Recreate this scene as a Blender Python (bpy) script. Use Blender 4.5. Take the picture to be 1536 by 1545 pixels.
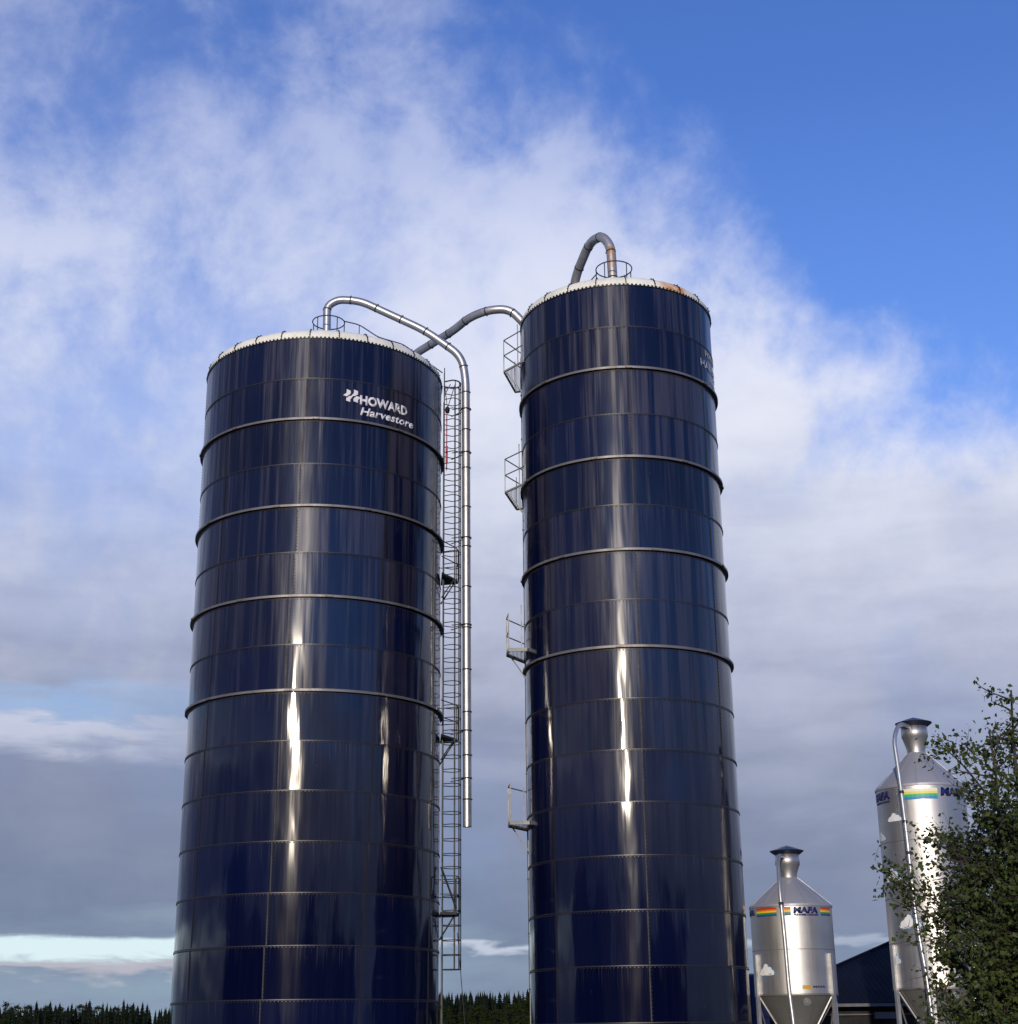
import bpy, bmesh, math, random
from math import sin, cos, pi, radians as rad
from mathutils import Vector, Matrix, noise as mnoise
for o in list(bpy.data.objects): bpy.data.objects.remove(o)
S = bpy.context.scene
COL = S.collection
# ------------------------------------------------------------ camera
cam = bpy.data.cameras.new('camera'); co = bpy.data.objects.new('camera', cam); COL.objects.link(co)
PITCH, ROLL = 0.33228, -0.01101
Fw = Vector((0, cos(PITCH), sin(PITCH))); Up = Vector((0, -sin(PITCH), cos(PITCH))); Rt = Vector((1, 0, 0))
R2 = cos(ROLL) * Rt + sin(ROLL) * Up; U2 = -sin(ROLL) * Rt + cos(ROLL) * Up
M = Matrix((R2, U2, -Fw)).transposed().to_4x4(); M.translation = Vector((0, 0, 1.7))
co.matrix_world = M
cam.sensor_fit = 'HORIZONTAL'; cam.sensor_width = 36; cam.lens = 36 * 2286.92 / 1536
cam.clip_start = 0.1; cam.clip_end = 5000
S.camera = co
# ------------------------------------------------------------ light
SUN_AZ, SUN_EL = 190.0, 10.8          # clockwise from the view direction (+Y)
sl = bpy.data.lights.new('sun', 'SUN'); so = bpy.data.objects.new('sun', sl); COL.objects.link(so)
sl.energy = 3.2; sl.angle = rad(0.55); sl.color = (1.0, 0.86, 0.68)
sd = Vector((sin(rad(SUN_AZ)) * cos(rad(SUN_EL)), cos(rad(SUN_AZ)) * cos(rad(SUN_EL)), sin(rad(SUN_EL))))
so.rotation_euler = sd.to_track_quat('Z', 'Y').to_euler()
so.location = (-10, -60, 20)
S.view_settings.view_transform = 'Standard'; S.view_settings.look = 'None'
S.view_settings.exposure = 0.0; S.view_settings.gamma = 1.0
S.view_settings.use_curve_mapping = False

# ------------------------------------------------------------ node helper
class NT:
    def __init__(s, tree): s.t = tree; s.n = tree.nodes; s.l = tree.links
    def new(s, typ, **kw):
        n = s.n.new(typ)
        for k, v in kw.items(): setattr(n, k, v)
        return n
    def put(s, sock, v):
        if hasattr(v, 'links') or isinstance(v, bpy.types.NodeSocket): s.l.new(v, sock)
        elif v is not None: sock.default_value = v
    def m(s, op, a, b=None, c=None, clamp=False):
        n = s.new('ShaderNodeMath', operation=op, use_clamp=clamp)
        s.put(n.inputs[0], a)
        if b is not None: s.put(n.inputs[1], b)
        if c is not None: s.put(n.inputs[2], c)
        return n.outputs[0]
    def mr(s, v, a, b, c=0.0, d=1.0, smooth=False):
        n = s.new('ShaderNodeMapRange')
        if smooth: n.interpolation_type = 'SMOOTHSTEP'
        s.put(n.inputs['Value'], v)
        for k, x in zip(('From Min', 'From Max', 'To Min', 'To Max'), (a, b, c, d)): s.put(n.inputs[k], x)
        return n.outputs['Result']
    def mix(s, f, a, b):
        n = s.new('ShaderNodeMix', data_type='RGBA')
        s.put(n.inputs[0], f); s.put(n.inputs[6], a); s.put(n.inputs[7], b)
        return n.outputs[2]
    def comb(s, x, y, z):
        n = s.new('ShaderNodeCombineXYZ')
        s.put(n.inputs[0], x); s.put(n.inputs[1], y); s.put(n.inputs[2], z); return n.outputs[0]
    def sep(s, v):
        n = s.new('ShaderNodeSeparateXYZ'); s.put(n.inputs[0], v); return n.outputs
    def noise(s, vec, scale, detail=4, rough=.55, dist=0.0, lac=2.0):
        n = s.new('ShaderNodeTexNoise'); s.put(n.inputs['Vector'], vec)
        n.inputs['Scale'].default_value = scale; n.inputs['Detail'].default_value = detail
        n.inputs['Roughness'].default_value = rough; n.inputs['Distortion'].default_value = dist
        n.inputs['Lacunarity'].default_value = lac
        return n.outputs['Fac']
    def curve(s, v, lo, hi, pts):      # float curve on a value range lo..hi, values 0..1
        f = s.mr(v, lo, hi)
        n = s.new('ShaderNodeFloatCurve'); s.put(n.inputs['Value'], f)
        c = n.mapping.curves[0]
        p = [((x - lo) / (hi - lo), y) for x, y in pts]
        c.points[0].location = p[0]; c.points[1].location = p[-1]
        for q in p[1:-1]: c.points.new(*q)
        n.mapping.update()
        return n.outputs[0]
    def ramp(s, v, stops, interp='LINEAR'):
        n = s.new('ShaderNodeValToRGB'); s.put(n.inputs[0], v)
        n.color_ramp.interpolation = interp
        e = n.color_ramp.elements
        while len(e) < len(stops): e.new(0.5)
        for i, (p, c) in enumerate(stops):
            e[i].position = p; e[i].color = (*c, 1) if len(c) == 3 else c
        return n.outputs[0]

# ------------------------------------------------------------ world: sky with a sheet of cloud
w = bpy.data.worlds.new('World'); S.world = w; w.use_nodes = True
w.node_tree.nodes.clear(); W = NT(w.node_tree)
sky = W.new('ShaderNodeTexSky', sky_type='NISHITA')
sky.sun_disc = False; sky.sun_elevation = rad(SUN_EL); sky.sun_rotation = rad(SUN_AZ)
sky.altitude = 300; sky.air_density = 1.0; sky.dust_density = 0.4; sky.ozone_density = 2.0
tc = W.new('ShaderNodeTexCoord')
D = tc.outputs['Generated']; x, y, z = W.sep(D)
el = W.m('MULTIPLY', W.m('ARCSINE', z), 180 / pi)
az = W.m('MULTIPLY', W.m('ARCTAN2', x, y), 180 / pi)
zz = W.m('ADD', W.m('MAXIMUM', z, 0.0), 0.14)
P = W.comb(W.m('DIVIDE', x, zz), W.m('DIVIDE', y, zz), 0.3)
def rot(vec, a, sx, sy):
    n = W.new('ShaderNodeMapping'); W.put(n.inputs['Vector'], vec)
    n.inputs['Rotation'].default_value = (0, 0, a); n.inputs['Scale'].default_value = (sx, sy, 1); return n.outputs[0]
nL = W.noise(D, 3.2, 4, .5, .4)                                # broad masses
nA = W.noise(D, 7.5, 10, .60, .25)                              # puffs
nB = W.noise(rot(D, rad(25), 1.0, 1.0), 19.0, 9, .60, .25)      # small tufts
nC = W.noise(W.comb(W.m('MULTIPLY', az, .055), W.m('MULTIPLY', el, .33), 2.0), 1.0, 6, .55, .1)   # low level bands
nE = W.noise(W.comb(W.m('MULTIPLY', az, .30), W.m('MULTIPLY', el, 1.5), 5.0), 1.0, 5, .55, .4)
def cen(n_, k): return W.m('MULTIPLY', W.m('SUBTRACT', n_, .5), k)
edge = W.m('MULTIPLY', W.curve(az, -180, 180, [(-180, .12), (-162, .20), (-145, .90), (-90, .95), (-40, .85), (-24, .84), (-10, .80), (-2, .725), (3.4, .68), (8, .61), (11, .56), (14, .49), (20, .46), (40, .50), (60, .26), (90, .06), (130, .04), (160, .10), (180, .10)]), 50)
t = W.m('ADD', W.m('SUBTRACT', edge, el), W.m('ADD', cen(nA, 15), W.m('ADD', cen(nL, 9), cen(nB, 8))))
t = W.m('ADD', t, W.mr(el, 20, 12, 0, 9))
cover = W.mr(t, -2.5, 6.5, 0, 1, True)
# how closed the sheet is: a broken veil high up on the left, denser lower down and towards its edge
solid = W.m('ADD', W.mr(el, 13, 33, 1.0, -.25), W.m('MULTIPLY', W.mr(az, -15, -1, 0, .50, True), W.mr(el, 35, 27, 0, 1, True)), clamp=True)
puff = W.m('ADD', W.m('MULTIPLY', nA, .55), W.m('ADD', W.m('MULTIPLY', nB, .25), W.m('MULTIPLY', nL, .20)))
veil = W.m('MULTIPLY', W.mr(puff, .41, .61, .12, .74, True), W.mr(el, 26, 35, 1, .58))
veil = W.m('ADD', W.m('MULTIPLY', veil, W.m('SUBTRACT', 1.0, solid)), W.m('MULTIPLY', solid, W.mr(puff, .37, .52, W.mr(el, 26, 18, .70, .93), 1.0, True)))
dens = W.m('MULTIPLY', cover, veil)
def band(v, lo0, lo1, hi0, hi1): return W.m('MULTIPLY', W.mr(v, lo0, lo1, 0, 1, True), W.mr(v, hi0, hi1, 1, 0, True))
left = W.mr(az, -17, -8, 1, 0, True)
els = W.m('ADD', el, W.m('ADD', cen(nE, 2.4), cen(nA, 1.6)))
slot = W.m('MULTIPLY', band(els, 10.6, 11.2, 11.5, 12.6), left)
hi = W.mr(el, 8, 22, .12, 1.0)
nF = W.noise(W.comb(W.m('MULTIPLY', az, .16), W.m('MULTIPLY', el, .60), 9.0), 1.0, 6, .52, .3)
elc = W.m('ADD', el, W.m('ADD', W.m('MULTIPLY', cen(nA, 8), hi), W.m('ADD', cen(nF, 9), W.m('MULTIPLY', cen(nL, 6), hi))))
elc = W.m('ADD', elc, W.mr(az, -8, 14, 0, 2.5))
ccol = W.ramp(W.mr(elc, 0, 40), [(0.0, (.28, .38, .47)), (.05, (.25, .33, .44)), (.12, (.19, .24, .36)), (.22, (.24, .28, .41)), (.30, (.33, .37, .51)), (.42, (.47, .51, .67)), (.53, (.64, .68, .83)), (.66, (.80, .82, .93)), (1, (.78, .81, .95))])
ccol = W.mix(W.m('MULTIPLY', W.m('MULTIPLY', W.mr(nB, .42, .70, 0, 1), hi), .30), ccol, (.86, .87, .98, 1))
# dark cloud bank added out of view on the left, to darken the silo reflections
bank = W.m('MULTIPLY', W.mr(az, -160, -140, 0, 1, True), W.mr(az, -60, -30, 1, 0, True))
ccol = W.mix(W.m('MULTIPLY', bank, W.mr(nA, .35, .65, .95, .60)), ccol, (.085, .10, .19, 1))
under = W.m('MULTIPLY', band(els, 9.2, 10.5, 10.6, 11.2), left)
ccol = W.mix(W.m('MULTIPLY', under, .60), ccol, (.72, .75, .88, 1))
ccol = W.mix(W.m('MULTIPLY', slot, .55), ccol, (.34, .54, .86, 1))
# clear strip under the cloud base: crisp upper edge, ragged lower edge
gtop = W.mr(W.m('ADD', el, W.m('ADD', cen(nE, .5), cen(nB, .3))), 3.28, 3.50, 1, 0, True)
gbot = W.mr(W.m('ADD', el, cen(nE, 2.4)), 2.35, 2.95, 0, 1, True)
gl = W.m('MULTIPLY', W.m('MULTIPLY', gtop, gbot), W.mr(az, -12, -5, 1, 0, True))
pk = W.m('MULTIPLY', band(W.m('ADD', el, cen(nE, 1.8)), 2.0, 2.3, 2.4, 2.9), W.mr(az, -12, -5, 1, 0, True))
gr = W.m('MULTIPLY', band(W.m('ADD', el, cen(nE, 1.3)), 2.8, 3.05, 3.1, 3.3), W.m('MULTIPLY', W.mr(az, -9, -4, 0, .8, True), W.mr(az, 2, 14, 1, .45)))
hs = W.new('ShaderNodeHueSaturation'); W.put(hs.inputs['Color'], sky.outputs[0])
hs.inputs['Saturation'].default_value = 1.0
SKY_STR = 0.10
tv = W.new('ShaderNodeVectorMath', operation='MULTIPLY'); W.put(tv.inputs[0], hs.outputs[0]); tv.inputs[1].default_value = (.95, 1.27, 2.25)
vm = W.new('ShaderNodeVectorMath', operation='SCALE'); W.put(vm.inputs[0], tv.outputs[0]); vm.inputs['Scale'].default_value = SKY_STR
clear = W.mix(W.mr(el, 34, 16, 0, .22), vm.outputs[0], (.30, .50, .86, 1))
col = W.mix(dens, clear, ccol)
col = W.mix(W.m('MULTIPLY', pk, .6), col, (.62, .58, .62, 1))
col = W.mix(W.m('MULTIPLY', gl, .92), col, (.76, .93, .97, 1))
col = W.mix(gr, col, (.60, .66, .78, 1))
bg = W.new('ShaderNodeBackground'); W.put(bg.inputs['Color'], col); bg.inputs['Strength'].default_value = 1.0
wo = W.new('ShaderNodeOutputWorld'); W.l.new(bg.outputs[0], wo.inputs[0])
w.cycles.sampling_method = 'MANUAL'; w.cycles.sample_map_resolution = 1024

# ------------------------------------------------------------ materials
def mat(name):
    m = bpy.data.materials.new(name); m.use_nodes = True
    m.node_tree.nodes.clear(); T = NT(m.node_tree)
    b = T.new('ShaderNodeBsdfPrincipled'); o = T.new('ShaderNodeOutputMaterial'); T.l.new(b.outputs[0], o.inputs[0])
    return m, T, b
def simple(name, col, rough=.6, metal=0.0, var=.15, scale=3.0, spec=.5, bump=0.0):
    m, T, b = mat(name); tcn = T.new('ShaderNodeTexCoord').outputs['Object']
    n = T.noise(tcn, scale, 5, .6)
    c2 = tuple(c * (1 - var * 2) for c in col)
    T.put(b.inputs['Base Color'], T.mix(T.mr(n, .3, .7), (*c2, 1), (*col, 1)))
    T.put(b.inputs['Roughness'], T.mr(n, .3, .7, min(1, rough * 1.15), rough * .85))
    b.inputs['Metallic'].default_value = metal
    b.inputs['Specular IOR Level'].default_value = spec
    if bump:
        bn = T.new('ShaderNodeBump'); bn.inputs['Strength'].default_value = bump; bn.inputs['Distance'].default_value = .01
        T.put(bn.inputs['Height'], T.noise(tcn, scale * 6, 4)); T.l.new(bn.outputs[0], b.inputs['Normal'])
    return m

def enamel(name, seed, ztop):
    # glass-fused navy sheets: gloss coat over a duller, streaked layer
    m, T, b = mat(name)
    uv = T.new('ShaderNodeUVMap').outputs[0]
    u, v, _ = T.sep(uv)
    at = T.new('ShaderNodeAttribute', attribute_name='sheet')
    r1, r2, r3 = T.sep(at.outputs['Vector'])
    ur = T.m('ADD', u, seed)
    fine = T.noise(T.comb(T.m('MULTIPLY', ur, 4.5), T.m('MULTIPLY', v, .10), r1), 1, 5, .62)
    wide = T.noise(T.comb(T.m('MULTIPLY', ur, 1.25), T.m('MULTIPLY', v, .05), 3.0), 1, 4, .6)
    hair = T.noise(T.comb(T.m('MULTIPLY', ur, 22), T.m('MULTIPLY', v, .35), r2), 1, 4, .6)
    top = T.mr(v, 5, 20, 0.05, 1.0)
    st = T.m('ADD', T.m('MULTIPLY', fine, .55), T.m('ADD', T.m('MULTIPLY', wide, .30), T.m('MULTIPLY', hair, .15)))
    st = T.mr(T.m('ADD', st, T.m('MULTIPLY', T.m('SUBTRACT', r2, .5), .10)), .45, .60, 0, 1, True)
    st = T.m('MULTIPLY', st, top)
    base = T.mix(r1, (.0012, .0020, .015, 1), (.0020, .0050, .031, 1))
    base = T.mix(T.m('MULTIPLY', st, .42), base, (.070, .062, .080, 1))
    speck = T.noise(T.comb(T.m('MULTIPLY', ur, 7), T.m('MULTIPLY', v, 5), 0), 1, 3, .6)
    base = T.mix(T.mr(speck, .70, .78, 0, .12), base, (.16, .14, .13, 1))
    # grime that has run down from the bolts of each lap
    fr = T.m('FRACT', T.m('DIVIDE', T.m('SUBTRACT', ztop, v), 1.4))
    run = T.noise(T.comb(T.m('MULTIPLY', ur, 26), T.m('FLOOR', T.m('DIVIDE', T.m('SUBTRACT', ztop, v), 1.4)), r3), 1, 3, .6)
    ln = T.noise(T.comb(T.m('MULTIPLY', ur, 9), r1, 4.0), 1, 2, .5)
    run = T.m('MULTIPLY', T.mr(run, .55, .72, 0, 1), T.m('MULTIPLY', T.mr(T.m('SUBTRACT', T.m('MULTIPLY', ln, .9), fr), 0, .35, 0, 1, True), T.mr(r3, .1, .9, .15, .8)))
    base = T.mix(T.m('MULTIPLY', run, .45), base, (.11, .10, .095, 1))
    T.put(b.inputs['Base Color'], base)
    T.put(b.inputs['Roughness'], T.m('ADD', T.mr(st, 0, 1, .28, .40), T.m('MULTIPLY', r2, .04)))
    T.put(b.inputs['Specular IOR Level'], T.m('ADD', T.m('MULTIPLY', st, .38), T.mr(v, 6, 14, 0.0, .025)))  # shade put into the sheen: weaker specular on the lower courses
    T.put(b.inputs['Coat Weight'], T.m('SUBTRACT', T.mr(v, 14, 20, 1.0, .62), T.m('MULTIPLY', st, .25)))
    T.put(b.inputs['Coat Roughness'], T.m('ADD', T.mr(v, 13.5, 22, .072, .20), T.m('MULTIPLY', r3, .025)))
    b.inputs['Coat IOR'].default_value = 1.52
    h = T.m('ADD', T.m('MULTIPLY', T.noise(T.comb(T.m('MULTIPLY', ur, .9), T.m('MULTIPLY', v, .22), r3), 1, 2, .5), 1.0),
            T.m('MULTIPLY', T.noise(T.comb(T.m('MULTIPLY', ur, 5), T.m('MULTIPLY', v, .5), r1), 1, 2, .5), .06))
    bn = T.new('ShaderNodeBump'); bn.inputs['Strength'].default_value = 1.0; bn.inputs['Distance'].default_value = .06
    T.put(bn.inputs['Height'], h)
    T.l.new(bn.outputs[0], b.inputs['Normal']); T.l.new(bn.outputs[0], b.inputs['Coat Normal'])
    return m

def galv(name, col=(.50, .51, .53), rough=.40, rust=0.0, rz=None):
    m, T, b = mat(name); tcn = T.new('ShaderNodeTexCoord').outputs['Object']
    n = T.noise(tcn, 2.2, 6, .6); n2 = T.noise(tcn, 11, 4, .6)
    c = T.mix(T.mr(n, .3, .7), tuple(a * .72 for a in col) + (1,), (*col, 1))
    c = T.mix(T.mr(n2, .45, .7, 0, .25), c, (.35, .35, .36, 1))
    if rust:
        zc = T.sep(tcn)[2]
        f = T.m('MULTIPLY', T.mr(n, .35, .6), rust)
        if rz: f = T.m('MULTIPLY', f, T.m('MULTIPLY', T.mr(zc, rz[0] - .25, rz[0] + .1), T.mr(zc, rz[1], rz[1] + .15, 1, 0)))
        c = T.mix(f, c, (.30, .12, .035, 1))
        T.put(b.inputs['Metallic'], T.m('SUBTRACT', .75, T.m('MULTIPLY', f, .6)))
    else: b.inputs['Metallic'].default_value = .78
    T.put(b.inputs['Base Color'], c)
    T.put(b.inputs['Roughness'], T.mr(n2, .3, .7, rough * .85, rough * 1.25))
    return m

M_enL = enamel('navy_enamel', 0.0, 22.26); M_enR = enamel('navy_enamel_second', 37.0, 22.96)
M_seal = simple('seam_sealant', (.016, .015, .018), .55, spec=.35)
M_ring = simple('weathered_steel_angle', (.22, .21, .21), .5, .55, .2, 2)
M_bolt = simple('bolt_cap', (.018, .017, .024), .4)
M_pipe = galv('galvanised_pipe'); M_pipe2 = galv('weathered_pipe', (.55, .55, .56), .42)
M_pipeR = galv('rust_stained_pipe', (.56, .55, .52), .42, 1.0, (25.0, 25.75))
M_dark = simple('dark_galvanised_steel', (.045, .048, .056), .6, .3, spec=.25)
M_rail = simple('grey_painted_rail', (.16, .17, .19), .5, .4)
M_grate = simple('grey_grating', (.30, .31, .30), .7, .3)
M_red = simple('red_cable_hose', (.35, .02, .06), .5)
M_text = simple('white_vinyl', (.72, .72, .76), .5, var=.06)
M_textw = simple('worn_white_vinyl', (.42, .47, .58), .6, var=.3, scale=12)
M_conc = simple('concrete', (.32, .31, .29), .9, bump=.3)
M_bark = simple('bark', (.045, .038, .032), .9, bump=.5, scale=8)
M_navy = simple('navy_lettering', (.008, .012, .12), .5, var=.05)
M_yel = simple('yellow_sticker', (.55, .33, .03), .5)
M_white = simple('white_cloud_decal', (.78, .79, .82), .5, var=.04)
M_blue = simple('sky_blue_decal', (.04, .25, .50), .5, var=.05)
M_cap = simple('navy_cap', (.012, .017, .04), .35)

def roofmat():
    m, T, b = mat('cream_roof_panel'); tcn = T.new('ShaderNodeTexCoord').outputs['Object']
    X, Y, Z = T.sep(tcn); n = T.noise(tcn, 1.8, 6, .6); n2 = T.noise(tcn, 9, 5, .6)
    c = T.mix(T.mr(n, .3, .7), (.66, .67, .60, 1), (.82, .82, .77, 1))
    c = T.mix(T.mr(n2, .52, .75, 0, .45), c, (.38, .36, .30, 1))
    at = T.new('ShaderNodeAttribute', attribute_name='rust')
    f = T.m('MULTIPLY', at.outputs['Fac'], T.mr(T.m('ADD', T.m('MULTIPLY', n, .5), T.m('MULTIPLY', n2, .5)), .36, .52))
    c = T.mix(f, c, (.50, .23, .05, 1))
    T.put(b.inputs['Base Color'], c); b.inputs['Roughness'].default_value = .6
    return m
M_roof = roofmat()

def binmat(name, zlo, zhi):
    m, T, b = mat(name); tcn = T.new('ShaderNodeTexCoord').outputs['Object']
    X, Y, Z = T.sep(tcn); n = T.noise(tcn, 1.1, 5, .55)
    n2 = T.noise(T.comb(T.m('MULTIPLY', X, 9), T.m('MULTIPLY', Y, 9), T.m('MULTIPLY', Z, .7)), 1, 4, .6)
    c = T.mix(T.mr(n, .3, .7), (.42, .42, .43, 1), (.54, .54, .53, 1))
    c = T.mix(T.mr(n2, .5, .75, 0, .25), c, (.40, .40, .40, 1))
    T.put(b.inputs['Base Color'], c); b.inputs['Metallic'].default_value = .88
    T.put(b.inputs['Roughness'], T.mr(n2, .3, .7, .40, .52))
    return m
M_bin = binmat('bin_sheet_metal', 0, 1)
M_bincone = simple('bin_cone_metal', (.40, .41, .45), .55, .55, .08)
M_hop = simple('bin_hopper_metal', (.22, .22, .21), .55, .6, .1)

def rainbow(name, faded):
    m, T, b = mat(name); uv = T.new('ShaderNodeUVMap').outputs[0]; u, v, _ = T.sep(uv)
    if faded: st = [(0, (.02, .20, .45)), (.25, (.02, .38, .16)), (.5, (.62, .60, .12)), (.72, (.72, .66, .45)), (.86, (.74, .70, .58))]
    else: st = [(0, (.015, .05, .26)), (.2, (.02, .22, .07)), (.42, (.70, .50, .02)), (.62, (.60, .16, .01)), (.8, (.42, .02, .015))]
    c = T.ramp(v, st, 'CONSTANT')
    T.put(b.inputs['Base Color'], c); b.inputs['Roughness'].default_value = .5
    return m
M_rb = rainbow('rainbow_band', False); M_rbf = rainbow('faded_rainbow_band', True)

def leafmat(name, a, bb, trans=.3, spec=.02):
    m = bpy.data.materials.new(name); m.use_nodes = True; m.node_tree.nodes.clear(); T = NT(m.node_tree)
    tcn = T.new('ShaderNodeTexCoord').outputs['Object']; oi = T.new('ShaderNodeObjectInfo').outputs['Random']
    geo = T.new('ShaderNodeNewGeometry').outputs['Random Per Island']
    n = T.noise(tcn, .8, 3, .6)
    f = T.m('ADD', T.m('MULTIPLY', geo, .5), T.m('ADD', T.m('MULTIPLY', T.mr(n, .3, .7), .35), T.m('MULTIPLY', oi, .15)))
    c = T.mix(f, (*a, 1), (*bb, 1))
    p = T.new('ShaderNodeBsdfPrincipled'); T.put(p.inputs['Base Color'], c); p.inputs['Roughness'].default_value = .55
    p.inputs['Specular IOR Level'].default_value = spec
    tr = T.new('ShaderNodeBsdfTranslucent'); T.put(tr.inputs['Color'], c)
    mx = T.new('ShaderNodeMixShader'); mx.inputs[0].default_value = trans
    T.l.new(p.outputs[0], mx.inputs[1]); T.l.new(tr.outputs[0], mx.inputs[2])
    o = T.new('ShaderNodeOutputMaterial'); T.l.new(mx.outputs[0], o.inputs[0]); return m
M_leaf = leafmat('birch_leaf', (.018, .034, .010), (.085, .115, .028), .3, .3)
M_spruce = leafmat('spruce_needles', (.005, .009, .006), (.012, .018, .009), .1)
M_pine = leafmat('pine_needles', (.015, .022, .012), (.035, .045, .018), .1)
M_broad = leafmat('broadleaf_foliage', (.012, .02, .006), (.035, .048, .014), .15)
M_bush = leafmat('pale_bush_leaf', (.05, .075, .02), (.10, .13, .04), .2)

# ------------------------------------------------------------ mesh builder
class MB:
    def __init__(s): s.v = []; s.f = []; s.sm = []; s.uv = {}; s.attr = {}
    def add(s, vs, fs, smooth=False):
        b = len(s.v); s.v += [tuple(p) for p in vs]
        for f in fs: s.f.append(tuple(i + b for i in f)); s.sm.append(smooth)
        return b
    def box(s, c, d, ax=None):
        c = Vector(c); X, Y, Z = ax or (Vector((1, 0, 0)), Vector((0, 1, 0)), Vector((0, 0, 1)))
        vs = [c + X * (i * d[0] / 2) + Y * (j * d[1] / 2) + Z * (k * d[2] / 2) for i in (-1, 1) for j in (-1, 1) for k in (-1, 1)]
        s.add(vs, [(0, 1, 3, 2), (4, 6, 7, 5), (0, 4, 5, 1), (2, 3, 7, 6), (0, 2, 6, 4), (1, 5, 7, 3)])
    def bar(s, a, b, wd, ht=None):
        a, b = Vector(a), Vector(b); d = b - a; L = d.length; d.normalize()
        h = Vector((0, 0, 1)) if abs(d.z) < .95 else Vector((1, 0, 0))
        X = d.cross(h).normalized(); Z = X.cross(d)
        s.box((a + b) / 2, (L, wd, ht or wd), (d, X, Z))
    def tube(s, pts, r, n=8, cap=True, closed=False, radii=None):
        pts = [Vector(p) for p in pts]; N = len(pts); rings = []
        prev = None
        for i, p in enumerate(pts):
            if closed: t = (pts[(i + 1) % N] - pts[i - 1])
            else: t = pts[min(i + 1, N - 1)] - pts[max(i - 1, 0)]
            t.normalize()
            if prev is None:
                h = Vector((0, 0, 1)) if abs(t.z) < .9 else Vector((1, 0, 0))
                X = t.cross(h).normalized()
            else: X = (prev - t * prev.dot(t)).normalized()
            prev = X; Y = t.cross(X); rr = radii[i] if radii else r
            rings.append([p + (X * cos(2 * pi * k / n) + Y * sin(2 * pi * k / n)) * rr for k in range(n)])
        vs = [q for rg in rings for q in rg]; fs = []
        for i in range(N if closed else N - 1):
            j = (i + 1) % N
            for k in range(n):
                fs.append((i * n + k, i * n + (k + 1) % n, j * n + (k + 1) % n, j * n + k))
        b = s.add(vs, fs, True)
        if cap and not closed:
            s.add(rings[0], [tuple(range(n))[::-1]]); s.add(rings[-1], [tuple(range(n))])
    def lathe(s, prof, c=(0, 0, 0), n=48, a0=0, a1=2 * pi, smooth=True):
        full = abs(a1 - a0 - 2 * pi) < 1e-6; m = n if full else n + 1; vs = []
        for r, zz in prof:
            for k in range(m):
                a = a0 + (a1 - a0) * k / n; vs.append((c[0] + r * cos(a), c[1] + r * sin(a), c[2] + zz))
        fs = []
        for i in range(len(prof) - 1):
            for k in range(n):
                k2 = (k + 1) % m; fs.append((i * m + k, i * m + k2, (i + 1) * m + k2, (i + 1) * m + k))
        s.add(vs, fs, smooth)
    def bolt(s, p, nrm, r=.022, h=.02):
        p = Vector(p); nn = Vector(nrm); Z = Vector((0, 0, 1)); X = Z.cross(nn).normalized(); Y = nn.cross(X)
        vs = [p + (X * cos(a) + Y * sin(a)) * r for a in [i * pi / 3 for i in range(6)]]
        vs += [p + nn * h + (X * cos(a) + Y * sin(a)) * r * .6 for a in [i * pi / 3 for i in range(6)]]
        s.add(vs, [(i, (i + 1) % 6, 6 + (i + 1) % 6, 6 + i) for i in range(6)] + [tuple(range(6, 12))])
    def build(s, name, m, parent=None, kind=None, stuff=False):
        me = bpy.data.meshes.new(name); me.from_pydata(s.v, [], s.f)
        me.polygons.foreach_set('use_smooth', s.sm); me.materials.append(m); me.update()
        o = bpy.data.objects.new(name, me); COL.objects.link(o)
        if parent: o.parent = parent; 
        if kind: o['kind'] = kind
        return o

def tag(o, label, cat, group=None, kind=None):
    o['label'] = label; o['category'] = cat
    if group: o['group'] = group
    if kind: o['kind'] = kind
    return o
def empty(name, loc, label, cat, group=None):
    o = bpy.data.objects.new(name, None); COL.objects.link(o); o.location = loc; o.empty_display_size = .5
    return tag(o, label, cat, group)
def copy_obj(o, parent=None, loc=None):
    c = o.copy(); COL.objects.link(c)
    if parent: c.parent = parent
    if loc: c.location = loc
    return c
def copy_tree(o, parent=None):
    c = copy_obj(o, parent)
    for ch in list(o.children): copy_tree(ch, c)
    return c
def arc(c, r, a0, a1, n, zz):
    return [(c[0] + r * cos(a0 + (a1 - a0) * i / n), c[1] + r * sin(a0 + (a1 - a0) * i / n), zz) for i in range(n + 1)]
def bend(pts, rr, n=6):   # round the corners of a polyline
    pts = [Vector(p) for p in pts]; out = [pts[0]]
    for i in range(1, len(pts) - 1):
        a, b, c = pts[i - 1], pts[i], pts[i + 1]
        r_ = min(rr, (a - b).length * .48, (c - b).length * .48)
        p0 = b + (a - b).normalized() * r_; p2 = b + (c - b).normalized() * r_
        for k in range(n + 1):
            t_ = k / n; out.append(p0 * (1 - t_) ** 2 + b * 2 * t_ * (1 - t_) + p2 * t_ ** 2)
    out.append(pts[-1]); return out

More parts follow.
